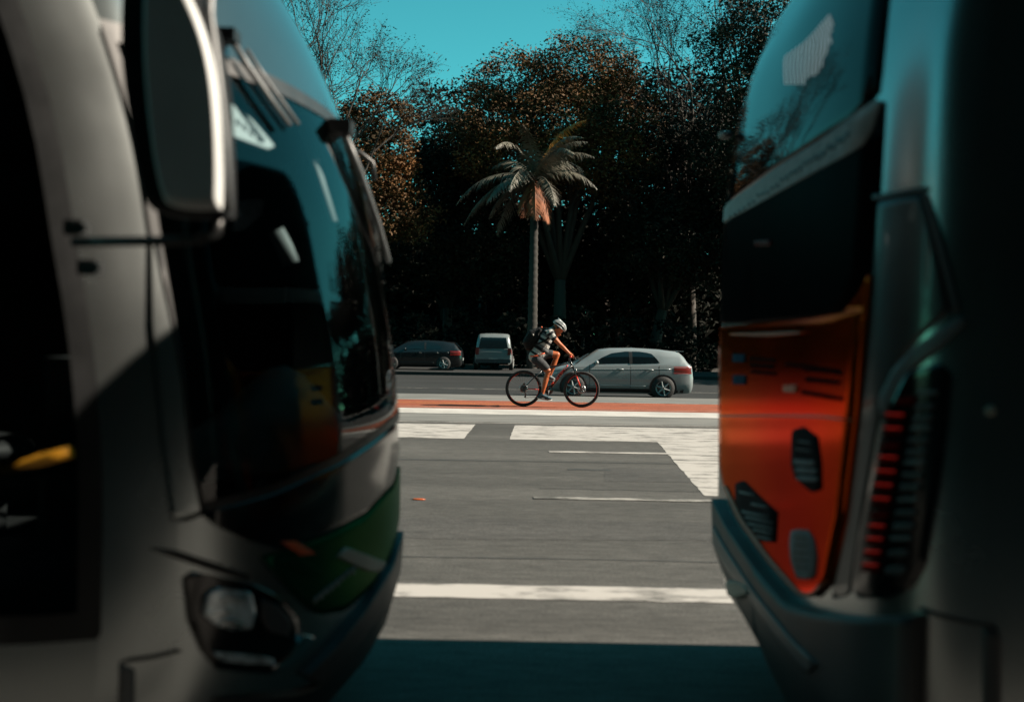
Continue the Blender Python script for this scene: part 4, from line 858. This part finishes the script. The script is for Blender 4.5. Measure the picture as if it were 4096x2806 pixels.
def make_car(name, label, cat, loc, rz, paint, stn, wide, windows, wheels, wr, screen, rear, tail, front, group=None, detail=True):
    root = tag(empty(name, loc, rz), label, cat, group)
    m, rows = car_mesh(stn, wide); body = m.build('body', paint, root)
    for s_ in (-1, 1):
        for pg in windows: side_patch(rows, pg, .006, s_).build('window', 'car_glass', root)
        if detail:
            for x in [w_[0] for w_ in wheels]:
                a = MB(); a.add([(x + (wr + .055) * math.cos(t), s_ * (wide / 2 + .006), wr + (wr + .055) * math.sin(t)) for t in lin(-.45, math.pi + .45, 24)], [tuple(range(25))]); a.build('wheel_arch', 'black', root)
            side_patch(rows, [(stn[1][0] * .6 + .2, stn[3][1] + .02), (stn[-3][0] - .35, stn[3][1] + .02), (stn[-3][0] - .35, stn[3][1] + .12), (stn[1][0] * .6 + .2, stn[3][1] + .12)], .006, s_, 3, 10).build('sill', 'black', root)
            for hx in (windows[0][0][0] - .75, windows[0][0][0] - 1.55):
                p_ = side_pt(rows, hx, .80, .014, s_); MB().tube([p_ + Vector((-.09, 0, 0)), p_ + Vector((0, .012 * s_, 0)), p_ + Vector((.09, 0, 0))], .013, 6).build('door_handle', paint, root)
            for hx in (windows[0][-1][0] - .02, windows[0][0][0] + .06, windows[1][-1][0] + .02):
                side_patch(rows, [(hx, .30), (hx + .014, .30), (hx + .014, windows[0][0][1] - .02), (hx, windows[0][0][1] - .02)], .004, s_, 8, 1).build('door_seam', 'black', root)
            side_patch(rows, [(windows[1][1][0] - .02, windows[1][0][1]), (windows[0][-1][0] + .02, windows[0][-1][1]), (windows[0][-2][0] + .02, windows[0][-2][1] - .005), (windows[1][1][0] - .02, windows[1][1][1] - .005)], .009, s_, 6, 2).build('pillar_trim', 'black', root)
            MB().tube([side_pt(rows, x_, .80 + .018 * x_ * (-1) + .03, -.004, s_) for x_ in lin(.5, 3.3, 16)], .012, 6).build('crease', paint, root)
            MB().tube([side_pt(rows, x_, .36, -.002, s_) for x_ in lin(1.15, 2.75, 12)], .016, 6).build('crease', paint, root)
            mp_ = side_pt(rows, windows[0][0][0] - .12, windows[0][0][1] + .04, .07, s_); mm = MB().sphere(mp_, (.06, .09, .055), 10, 8).build('door_mirror', paint, root)
        side_patch(rows, tail, .008, s_, 5, 6).build('tail_light', 'tail', root)
        if detail:
            zt_ = min(p[1] for p in tail); x0 = min(p[0] for p in tail); x1 = max(p[0] for p in tail)
            for zz in (zt_ + .01, max(p[1] for p in tail) - .02): side_patch(rows, [(x0, zz), (x1, zz), (x1, zz + .012), (x0, zz + .012)], .012, s_, 2, 6).build('tail_led', 'red_lit', root)
        side_patch(rows, front, .008, s_, 5, 6).build('headlight', 'lens', root)
    W = wide / 2
    for x, y_ in wheels:
        for s_ in (-1, 1):
            t = MB().lathe([(wr * .62, -.10), (wr * .94, -.10), (wr, -.06), (wr, .06), (wr * .94, .10), (wr * .62, .10)], (x, s_ * (W - .045), wr), 'y', 26).build('wheel', 'rubber', root)
            MB().lathe([(0, -.07 * 1), (.06, -.085), (wr * .5, -.06), (wr * .64, -.095), (wr * .64, .095), (wr * .5, .06), (.06, .085), (0, .07)], (x, s_ * (W - .045), wr), 'y', 16, False).build('rim', 'dark_trim', t)
            sk = MB(); cw = Vector((x, s_ * (W + .012), wr))
            for q_ in range(6):
                a_ = q_ * math.pi / 3 + .3; sk.tube([cw + Vector((.02 * math.cos(a_), .03 * s_, .02 * math.sin(a_))), cw + Vector((wr * .62 * math.cos(a_), .034 * s_, wr * .62 * math.sin(a_)))], [.030, .018], 4)
            sk.lathe([(wr * .58, .03 * s_), (wr * .66, .045 * s_)], cw, 'y', 20); sk.build('spokes', 'rim', t)
    for nm, (xa, za, xb, zb_), kw in (('windscreen', screen, .80), ('rear_window', rear, .78)):
        n = 6; sx = 1 if nm == 'windscreen' else -1
        rr = [[Vector((xa + (xb - xa) * i / n + .012 * sx, W * kw * (1 - .14 * i / n) * t, za + (zb_ - za) * i / n + .012)) for t in lin(-1, 1, 8)] for i in range(n + 1)]
        MB().grid(rr).build(nm, 'car_glass', root)
    MB().box((stn[0][0] - .012, 0, .52), (.015, .42, .12)).build('number_plate', 'sticker', root)
    MB().box((stn[-1][0] + .012, 0, .42), (.015, .9, .16)).build('grille', 'black', root)
    return root
hatch = [(-.10, .30, .62, .66, .86, .8), (-.06, .22, .86, .93, .93, .8), (.02, .18, .90, 1.02, .97, .80), (.14, .17, .93, 1.17, .99, .78), (.28, .16, .94, 1.29, 1.0, .77), (.8, .15, .935, 1.345, 1.0, .77), (1.5, .15, .92, 1.375, 1.0, .77), (2.1, .15, .90, 1.36, 1.0, .76), (2.42, .15, .885, 1.32, 1.0, .75), (2.72, .15, .875, 1.17, 1.0, .77), (3.02, .15, .865, 1.0, .99, .80), (3.12, .15, .86, .93, .99, .8), (3.45, .16, .80, .87, .97, .8), (3.72, .18, .70, .77, .93, .8), (3.84, .24, .58, .64, .84, .8)]
hwin = [[(2.62, .93), (2.36, 1.10), (2.10, 1.22), (1.75, 1.275), (1.62, 1.28), (1.60, .945)], [(1.55, .948), (1.56, 1.28), (1.25, 1.275), (1.02, 1.22), (.88, 1.08), (.80, .965)]]
hx = at(2738, 1590, 27.5)
white_car = make_car('car', 'pale silver hatchback driving left, just behind the cyclist', 'car', (hx.x, 27.5, 0), math.pi, 'car_white', hatch, 1.72, hwin, [(.72, 0), (3.12, 0)], .31, (3.06, .93, 2.44, 1.325), (-.045, .93, .24, 1.27), [(-.05, .70), (.42, .72), (.44, .87), (-.03, .90)], [(3.70, .58), (3.78, .58), (3.66, .70), (3.45, .72)])
sp_ = MB().box((.22, 0, 1.30), (.16, 1.2, .025)); sp_.build('roof_spoiler', 'car_white', white_car)
vx = at(1975, 1490, 48.5)
van = [(-.08, .35, .8, .85, .9, .8), (0, .28, .98, 1.3, .96, .82), (.10, .26, 1.0, 1.62, .99, .82), (.5, .25, 1.0, 1.74, 1, .82), (1.8, .25, 1.0, 1.76, 1, .82), (2.7, .25, .98, 1.68, 1, .80), (3.1, .25, .97, 1.38, 1, .82), (3.45, .25, .95, 1.10, .98, .82), (3.9, .28, .85, .95, .94, .8), (4.05, .35, .66, .72, .85, .8)]
vwin = [[(2.85, 1.06), (2.65, 1.45), (2.1, 1.60), (1.9, 1.60), (1.9, 1.06)], [(1.8, 1.06), (1.8, 1.60), (.5, 1.58), (.4, 1.06)]]
make_car('minivan', 'white minivan parked end-on across the road, left of the cyclist', 'minivan', (vx.x, 47.2, .14), R(90), 'van_white', van, 1.78, vwin, [(.75, 0), (3.25, 0)], .33, (3.42, 1.10, 2.74, 1.62), (-.06, 1.02, .07, 1.54), [(.02, .75), (.2, .75), (.2, 1.0), (.02, 1.0)], [(3.75, .7), (3.95, .7), (3.9, .84), (3.7, .88)], None, False)
vanr = bpy.data.objects['minivan']
for s_ in (-1, 1): MB().box((-.075, .76 * s_, .90), (.05, .16, .34)).build('tail_light', 'tail', vanr)
MB().box((-.10, 0, .44), (.10, 1.66, .18)).build('bumper', 'dark_trim', vanr)
dx_ = at(1842, 1490, 46.3)
make_car('car', 'dark car with faint red lights parked beneath the trees, left of the minivan', 'car', (dx_.x, 46.3, .14), math.pi, 'car_grey', hatch, 1.72, hwin, [(.72, 0), (3.12, 0)], .31, (3.06, .93, 2.44, 1.325), (-.045, .93, .24, 1.27), [(-.05, .70), (.42, .72), (.44, .87), (-.03, .90)], [(3.70, .58), (3.78, .58), (3.66, .70), (3.45, .72)])

# ------------------------------------------------------------------ trees
def leaf_cloud(blobs, n, size, seed, edge=.55, droop=0.0):
    """leaf quads spread through ellipsoids (centre, radii), in clumps"""
    rn_ = random.Random(seed); vs = []; fs = []
    vol = [b[1][0] * b[1][1] * b[1][2] for b in blobs]; tot = sum(vol)
    for (c, r), vv in zip(blobs, vol):
        k = int(n * vv / tot); cl = []
        for _ in range(max(8, k // 70)):
            d = Vector((rn_.gauss(0, 1), rn_.gauss(0, 1), rn_.gauss(0, 1))).normalized() * (rn_.uniform(edge ** 2, 1.0) ** .5)
            cl.append(Vector((c[0] + d.x * r[0], c[1] + d.y * r[1], c[2] + d.z * r[2])))
        cr_ = min(r) * .21
        for _ in range(k):
            g_ = lambda q_: max(-1.7, min(1.7, rn_.gauss(0, 1))) * q_
            p = rn_.choice(cl) + Vector((g_(cr_), g_(cr_), g_(cr_ * .7)))
            a = Vector((rn_.gauss(0, 1), rn_.gauss(0, 1), rn_.gauss(0, .6))).normalized(); b = a.cross(Vector((rn_.gauss(0, 1), rn_.gauss(0, 1), rn_.gauss(0, 1)))).normalized()
            s_ = size * rn_.uniform(.6, 1.3); i = len(vs)
            vs += [p - a * s_, p + b * s_ * .45, p + a * s_, p - b * s_ * .45]; fs.append((i, i + 1, i + 2, i + 3))
    return vs, fs
def raw_mesh(name, vs, fs, m):
    me = bpy.data.meshes.new(name); me.from_pydata(vs, [], fs); me.update(); me.materials.append(MT[m]); return me
def limbs(m, base, blobs, r0, rn_, fork=.35):
    trunk_top = Vector(base) + (sum((Vector(b[0]) for b in blobs), Vector()) / len(blobs) - Vector(base)) * fork
    b0 = Vector(base); mid = b0.lerp(trunk_top, .5) + Vector((rn_.uniform(-.2, .2), rn_.uniform(-.2, .2), 0))
    m.tube([b0 + Vector((0, 0, -.3)), b0 + Vector((0, 0, .4)), mid, trunk_top], [r0 * 1.5, r0 * 1.1, r0 * .9, r0 * .75], 10)
    for c, r in blobs:
        c = Vector(c); e = trunk_top.lerp(c, .55) + Vector((rn_.uniform(-.4, .4), rn_.uniform(-.4, .4), rn_.uniform(0, .6)))
        m.tube([trunk_top - Vector((0, 0, .2)), e, c], [r0 * .55, r0 * .32, r0 * .12], 7)
        for _ in range(4):
            t = c + Vector((rn_.uniform(-.7, .7) * r[0], rn_.uniform(-.7, .7) * r[1], rn_.uniform(-.5, .8) * r[2])); m.tube([e, e.lerp(t, .6) + Vector((0, 0, .2)), t], [r0 * .22, r0 * .12, r0 * .04], 5)
def tree(name, label, base, blobs, n, size, leafm, seed, r0=.3, group='trees of the park across the road', edge=.55):
    rn_ = random.Random(seed); root = tag(empty(name, base), label, 'tree', group)
    rel = [((Vector(c) - Vector(base)), r) for c, r in blobs]
    m = MB(); limbs(m, (0, 0, 0), rel, r0, rn_); m.build('trunk', 'bark', root)
    vs, fs = leaf_cloud(rel, n, size, seed, edge)
    o = bpy.data.objects.new('crown', raw_mesh('crown', vs, fs, leafm)); COL.objects.link(o); o.parent = root
    return root
def pb(x, y, Y, rx, rz, ry=None): 
    """a crown lobe by its place in the view, sized in metres"""
    return (at(x, y, Y), (rx, ry or rx * .9, rz))
def gnd(px, Y, z=.0): p = at(px, 1400, Y); return (p.x, Y, z)
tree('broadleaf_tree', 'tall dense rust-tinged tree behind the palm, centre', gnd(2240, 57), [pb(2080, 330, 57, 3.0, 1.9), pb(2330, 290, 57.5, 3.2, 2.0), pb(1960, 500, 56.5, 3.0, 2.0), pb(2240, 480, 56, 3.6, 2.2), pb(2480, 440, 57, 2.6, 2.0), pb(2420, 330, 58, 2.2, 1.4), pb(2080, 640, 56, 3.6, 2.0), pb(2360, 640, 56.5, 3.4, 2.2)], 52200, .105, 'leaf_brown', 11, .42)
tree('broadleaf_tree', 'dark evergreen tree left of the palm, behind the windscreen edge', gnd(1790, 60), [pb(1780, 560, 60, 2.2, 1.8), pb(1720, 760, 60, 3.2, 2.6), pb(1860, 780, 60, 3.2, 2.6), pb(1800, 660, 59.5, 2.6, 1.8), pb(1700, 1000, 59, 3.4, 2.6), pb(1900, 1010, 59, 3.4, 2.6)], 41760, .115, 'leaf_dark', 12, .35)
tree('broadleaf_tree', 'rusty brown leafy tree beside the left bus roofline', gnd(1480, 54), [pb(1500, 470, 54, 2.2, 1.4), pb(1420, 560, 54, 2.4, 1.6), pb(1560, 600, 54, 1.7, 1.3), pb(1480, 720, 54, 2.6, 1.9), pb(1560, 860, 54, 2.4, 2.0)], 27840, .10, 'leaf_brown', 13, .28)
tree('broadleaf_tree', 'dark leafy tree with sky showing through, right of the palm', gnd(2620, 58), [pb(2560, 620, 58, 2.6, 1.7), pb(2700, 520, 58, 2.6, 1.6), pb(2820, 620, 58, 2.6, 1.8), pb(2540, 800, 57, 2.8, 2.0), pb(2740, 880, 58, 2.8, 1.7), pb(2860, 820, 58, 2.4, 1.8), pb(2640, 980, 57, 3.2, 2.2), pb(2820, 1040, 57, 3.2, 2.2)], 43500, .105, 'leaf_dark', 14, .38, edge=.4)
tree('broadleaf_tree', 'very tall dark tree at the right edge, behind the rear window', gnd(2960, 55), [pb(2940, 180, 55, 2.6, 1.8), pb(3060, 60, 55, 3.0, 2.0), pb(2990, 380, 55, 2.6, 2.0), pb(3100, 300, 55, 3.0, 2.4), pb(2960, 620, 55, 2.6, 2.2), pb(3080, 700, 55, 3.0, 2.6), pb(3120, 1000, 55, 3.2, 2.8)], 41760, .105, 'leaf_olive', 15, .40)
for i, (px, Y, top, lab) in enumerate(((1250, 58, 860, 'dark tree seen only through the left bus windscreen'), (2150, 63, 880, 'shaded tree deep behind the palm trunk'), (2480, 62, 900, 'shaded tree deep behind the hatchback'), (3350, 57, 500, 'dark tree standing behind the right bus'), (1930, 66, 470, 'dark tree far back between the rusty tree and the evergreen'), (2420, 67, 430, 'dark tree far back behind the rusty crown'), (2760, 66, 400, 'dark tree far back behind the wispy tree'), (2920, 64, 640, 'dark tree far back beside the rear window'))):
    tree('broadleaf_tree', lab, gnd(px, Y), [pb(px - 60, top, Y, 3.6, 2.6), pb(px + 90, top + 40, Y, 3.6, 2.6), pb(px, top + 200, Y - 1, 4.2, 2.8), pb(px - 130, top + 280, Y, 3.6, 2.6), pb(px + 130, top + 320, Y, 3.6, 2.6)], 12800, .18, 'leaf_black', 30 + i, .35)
# feathery, almost bare trees
def twig_tree(name, label, base, aims, seed, r0, spread, leafm, nleaf):
    rn_ = random.Random(seed); root = tag(empty(name, base), label, 'tree', 'trees of the park across the road'); m = MB(); tips = []
    def grow(p, d, ln, r, lv):
        q = p + d * ln; bend = (p + q) / 2 + Vector((rn_.gauss(0, .05), rn_.gauss(0, .05), rn_.gauss(0, .03))) * ln
        m.tube([p, bend, q], [r, r * .82, r * .66], 6 if lv < 3 else 3, False)
        if lv >= 7: tips.append(q); return
        for k in range(2 if lv < 2 else rn_.choice((2, 3, 3))):
            nd = (d + Vector((rn_.gauss(0, spread), rn_.gauss(0, spread), rn_.gauss(.04, spread * .75)))).normalized()
            grow(q if k else p.lerp(q, rn_.uniform(.55, .9)), nd, ln * rn_.uniform(.66, .84), r * .62, lv + 1)
        if lv >= 4: tips.append(q)
    tt = Vector((0, 0, 5.0)); m.tube([(0, 0, -.3), (0.1, 0, 2.5), tt], [r0 * 1.3, r0, r0 * .85], 9)
    for a in aims:
        v = Vector(a) - Vector(base) - tt; m.tube([tt, tt + v * .35 + Vector((0, 0, .4)), tt + v * .55], [r0 * .7, r0 * .45, r0 * .34], 7)
        grow(tt + v * .5, v.normalized(), v.length * .22, r0 * .33, 1)
    m.build('trunk', 'bark', root)
    vs = []; fs = []
    for _ in range(nleaf):
        p = rn_.choice(tips) + Vector((rn_.gauss(0, .25), rn_.gauss(0, .25), rn_.gauss(0, .2))); a = Vector((rn_.gauss(0, 1), rn_.gauss(0, 1), rn_.gauss(0, .4))).normalized(); b = a.cross(Vector((rn_.gauss(0, 1), rn_.gauss(0, 1), 1))).normalized(); s_ = rn_.uniform(.04, .09); i = len(vs)
        vs += [p - a * s_, p + b * s_ * .4, p + a * s_, p - b * s_ * .4]; fs.append((i, i + 1, i + 2, i + 3))
    o = bpy.data.objects.new('crown', raw_mesh('crown', vs, fs, leafm)); COL.objects.link(o); o.parent = root
twig_tree('bare_tree', 'thin feathery tree with bare twigs against the sky, above the left bus', gnd(1230, 50), [at(1080, 60, 50), at(1250, -60, 49), at(1350, 150, 50), at(1520, 300, 49.5), at(1600, 400, 50), at(1180, 240, 51), at(1400, 330, 51), at(950, 100, 50), at(1300, 60, 51), at(1450, 230, 50.5), at(1150, -40, 50)], 21, .26, .34, 'leaf_dark', 9000)
twig_tree('bare_tree', 'wispy half-bare tree against the sky at upper right', gnd(2760, 60), [at(2560, 180, 60), at(2640, 80, 60), at(2760, 20, 60), at(2860, 100, 60), at(2900, 240, 60), at(2480, 300, 60), at(2720, 220, 61), at(2960, 20, 60), at(2620, 330, 61)], 22, .28, .34, 'leaf_dark', 13000)
# palm
PX = at(2128, 1400, 51.5); pr = tag(empty('palm_tree', (PX.x, 51.5, .0)), 'palm tree with pale drooping fronds and slim grey trunk above the cyclist', 'tree')
hd = at(2135, 850, 51.5) - Vector((PX.x, 51.5, 0))
m = MB(); prof = []
for i in range(70):
    t = i / 69; m_r = .27 - .08 * t + .022 * (i % 3 == 0); prof.append((m_r, hd.z * t))
m.lathe(prof, (0, 0, 0), 'z', 14); m.build('trunk', 'palm_bark', pr)
MB().lathe([(.20, hd.z - .2), (.42, hd.z + .05), (.48, hd.z + .35), (.34, hd.z + .7), (.20, hd.z + 1.6), (.12, hd.z + 2.0)], (0, 0, 0), 'z', 14).build('crownshaft', 'crownshaft', pr)
rn = random.Random(9)
top_c = Vector((0, 0, hd.z + 1.7))
for k in range(28):
    az = 2.4 * k + rn.uniform(-.3, .3); el = ((1.05, .75, .35, .95, .1)[k % 5] if k < 23 else -.75) + rn.uniform(-.22, .22); ln = rn.uniform(3.4, 5.0) if k < 23 else rn.uniform(2.0, 2.6)
    d0 = Vector((math.cos(az) * math.cos(el), math.sin(az) * math.cos(el), math.sin(el))); pts = []; p = top_c.copy(); d = d0.copy()
    for i in range(15):
        pts.append(p.copy()); p = p + d * (ln / 14); d = (d + Vector((0, 0, -.115 - .03 * (i > 7)))).normalized()
    m = MB(); m.tube(pts, [.045 * (1 - .85 * i / 14) for i in range(15)], 5)
    vs = []; fs = []
    for i in range(1, 57):
        f = i / 57 * 14; a_ = int(f); q = pts[a_].lerp(pts[min(a_ + 1, 14)], f - a_); t = (pts[min(a_ + 1, 14)] - pts[max(a_ - 1, 0)]).normalized()
        sd_ = t.cross(Vector((0, 0, 1))).normalized(); L_ = (.75 * math.sin(math.pi * min(1, .12 + .88 * i / 57)) + .12) * rn.uniform(.55, 1.2)
        for s_ in (-1, 1):
            tip = q + (sd_ * s_ * .85 + t * .45 + Vector((0, 0, -.75 + rn.uniform(-.35, .35)))).normalized() * L_; b = len(vs); wv = t * .032
            mid = q.lerp(tip, .5) + Vector((0, 0, .05)); vs += [q - wv, q + wv, mid + wv, mid - wv, tip]; fs += [(b, b + 1, b + 2, b + 3), (b + 3, b + 2, b + 4)]
    m.add(vs, fs, False)
    m.build('frond', 'dead_frond' if k > 22 else 'frond_gold' if k in (5, 11) else 'frond', pr)
# undergrowth and far wood
def shrub(label, px, Y, rx, rz, seed, leafm='leaf_black'):
    b0 = gnd(px, Y); root = tag(empty('shrub', b0), label, 'shrub', 'shrubs along the park edge'); rel = [(Vector((0, 0, rz * .8)), (rx, rx * .7, rz)), (Vector((rx * .6, .2, rz * .6)), (rx * .6, rx * .5, rz * .7)), (Vector((-rx * .6, -.2, rz * .6)), (rx * .6, rx * .5, rz * .7))]
    vs, fs = leaf_cloud(rel, 1500, .16, seed, .3); o = bpy.data.objects.new('foliage', raw_mesh('foliage', vs, fs, leafm)); COL.objects.link(o); o.parent = root
    m = MB()
    for q in range(4): m.tube([(0, 0, -.1), (rx * .3 * math.cos(q * 1.6), rx * .2 * math.sin(q * 1.6), rz * .9)], [.05, .02], 5)
    m.build('stem', 'bark', root)
SH = [(1625, 'low dark shrub at the park edge nearest the left bus'), (1740, 'dark shrub at the park edge above the dark parked car'), (1850, 'dark shrub at the park edge just left of the minivan'), (2330, 'dark shrub behind the front of the hatchback'), (2480, 'dark shrub behind the hatchback roof'), (2620, 'dark shrub behind the hatchback tail'), (2760, 'dark shrub at the park edge nearest the orange bus panel'), (2120, 'dark shrub at the foot of the palm')]
for i, (px, lab) in enumerate(SH): shrub(lab, px, 53.5 + (i % 3) * .6, 2.0, 1.5 + (i % 2) * .5, 60 + i)
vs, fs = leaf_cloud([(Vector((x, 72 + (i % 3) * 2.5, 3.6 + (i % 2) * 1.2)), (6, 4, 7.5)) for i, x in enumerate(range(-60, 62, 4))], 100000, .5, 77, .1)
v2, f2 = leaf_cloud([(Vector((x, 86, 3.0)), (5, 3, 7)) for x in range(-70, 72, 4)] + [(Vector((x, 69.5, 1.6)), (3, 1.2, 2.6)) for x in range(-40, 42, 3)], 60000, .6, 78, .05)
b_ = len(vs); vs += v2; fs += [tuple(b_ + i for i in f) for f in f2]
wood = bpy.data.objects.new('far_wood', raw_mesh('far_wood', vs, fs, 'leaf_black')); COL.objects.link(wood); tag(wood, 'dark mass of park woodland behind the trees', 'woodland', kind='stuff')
# street trees further along the far pavement, out to the right: they shade the far lanes
FT = ('first', 'second', 'third', 'fourth', 'fifth')
for i, (x, y) in enumerate(((21, 44), (24, 48), (28, 44.5), (34, 47), (41, 44))):
    b0 = (x, y, .1); c = Vector((x, y, 9))
    tree('shade_tree', FT[i] + ' street tree on the far pavement, hidden behind the right bus', b0, [(c, (5, 5, 2.6)), (c + Vector((2.5, -3, 1)), (4, 4, 2.2)), (c + Vector((-2.5, 2, 1.2)), (4, 4, 2.2)), (c + Vector((0, -4.5, -.5)), (4, 3.5, 2))], 9600, .20, 'leaf_dark', 90 + i, .3, 'street trees shading the far lanes', .2)

NT = ('unseen tree added for shade right behind the photographer', 'unseen tree added for shade behind the photographer, towards the left bus', 'unseen tree added for shade on the near pavement beside the right bus', 'second unseen tree added for shade on the near pavement, right of the photographer', 'third unseen tree added for shade on the near pavement, far right of the photographer')
for i, (x, y) in enumerate(((1.2, -2.2), (-5.5, -1.8))):  # unseen trees added to shade the near pavement and darken the bus sides
    c = Vector((x, y, 5.6))
    tree('shade_tree', NT[i], (x, y, .1), [(c, (3.4, 2.4, 1.6)), (c + Vector((1.5, .6, 1.4)), (3, 2.2, 1.4)), (c + Vector((-1.6, -.8, 1.0)), (3, 2.2, 1.4)), (c + Vector((0, -2.5, .2)), (3, 2.4, 1.4))], 10500, .17, 'leaf_dark', 130 + i, .22, 'unseen trees added to shade the near pavement', .2)
# ------------------------------------------------------------------ unseen block added at the photographer's back to darken the bus sides
bd = tag(empty('shade_building', (0, -9.5, .14)), 'unseen brown block added behind the photographer to darken the buses', 'shade_building')
MB().box((0, -4, 16), (90, 8, 32)).build('wall', 'facade', bd)
MB().box((0, 1.6, 3.6), (90, 3.2, .35)).build('canopy', 'facade', bd)
MB().box((21, 5.2, 12), (20, 10.4, 24)).build('shade_wing', 'facade', bd)  # unseen wing added to keep sun off the near pavement
for fl in range(8):
    MB().box((0, .06, 5.6 + fl * 3.3), (88, .08, 1.7)).build('window_band', 'window_dark', bd)
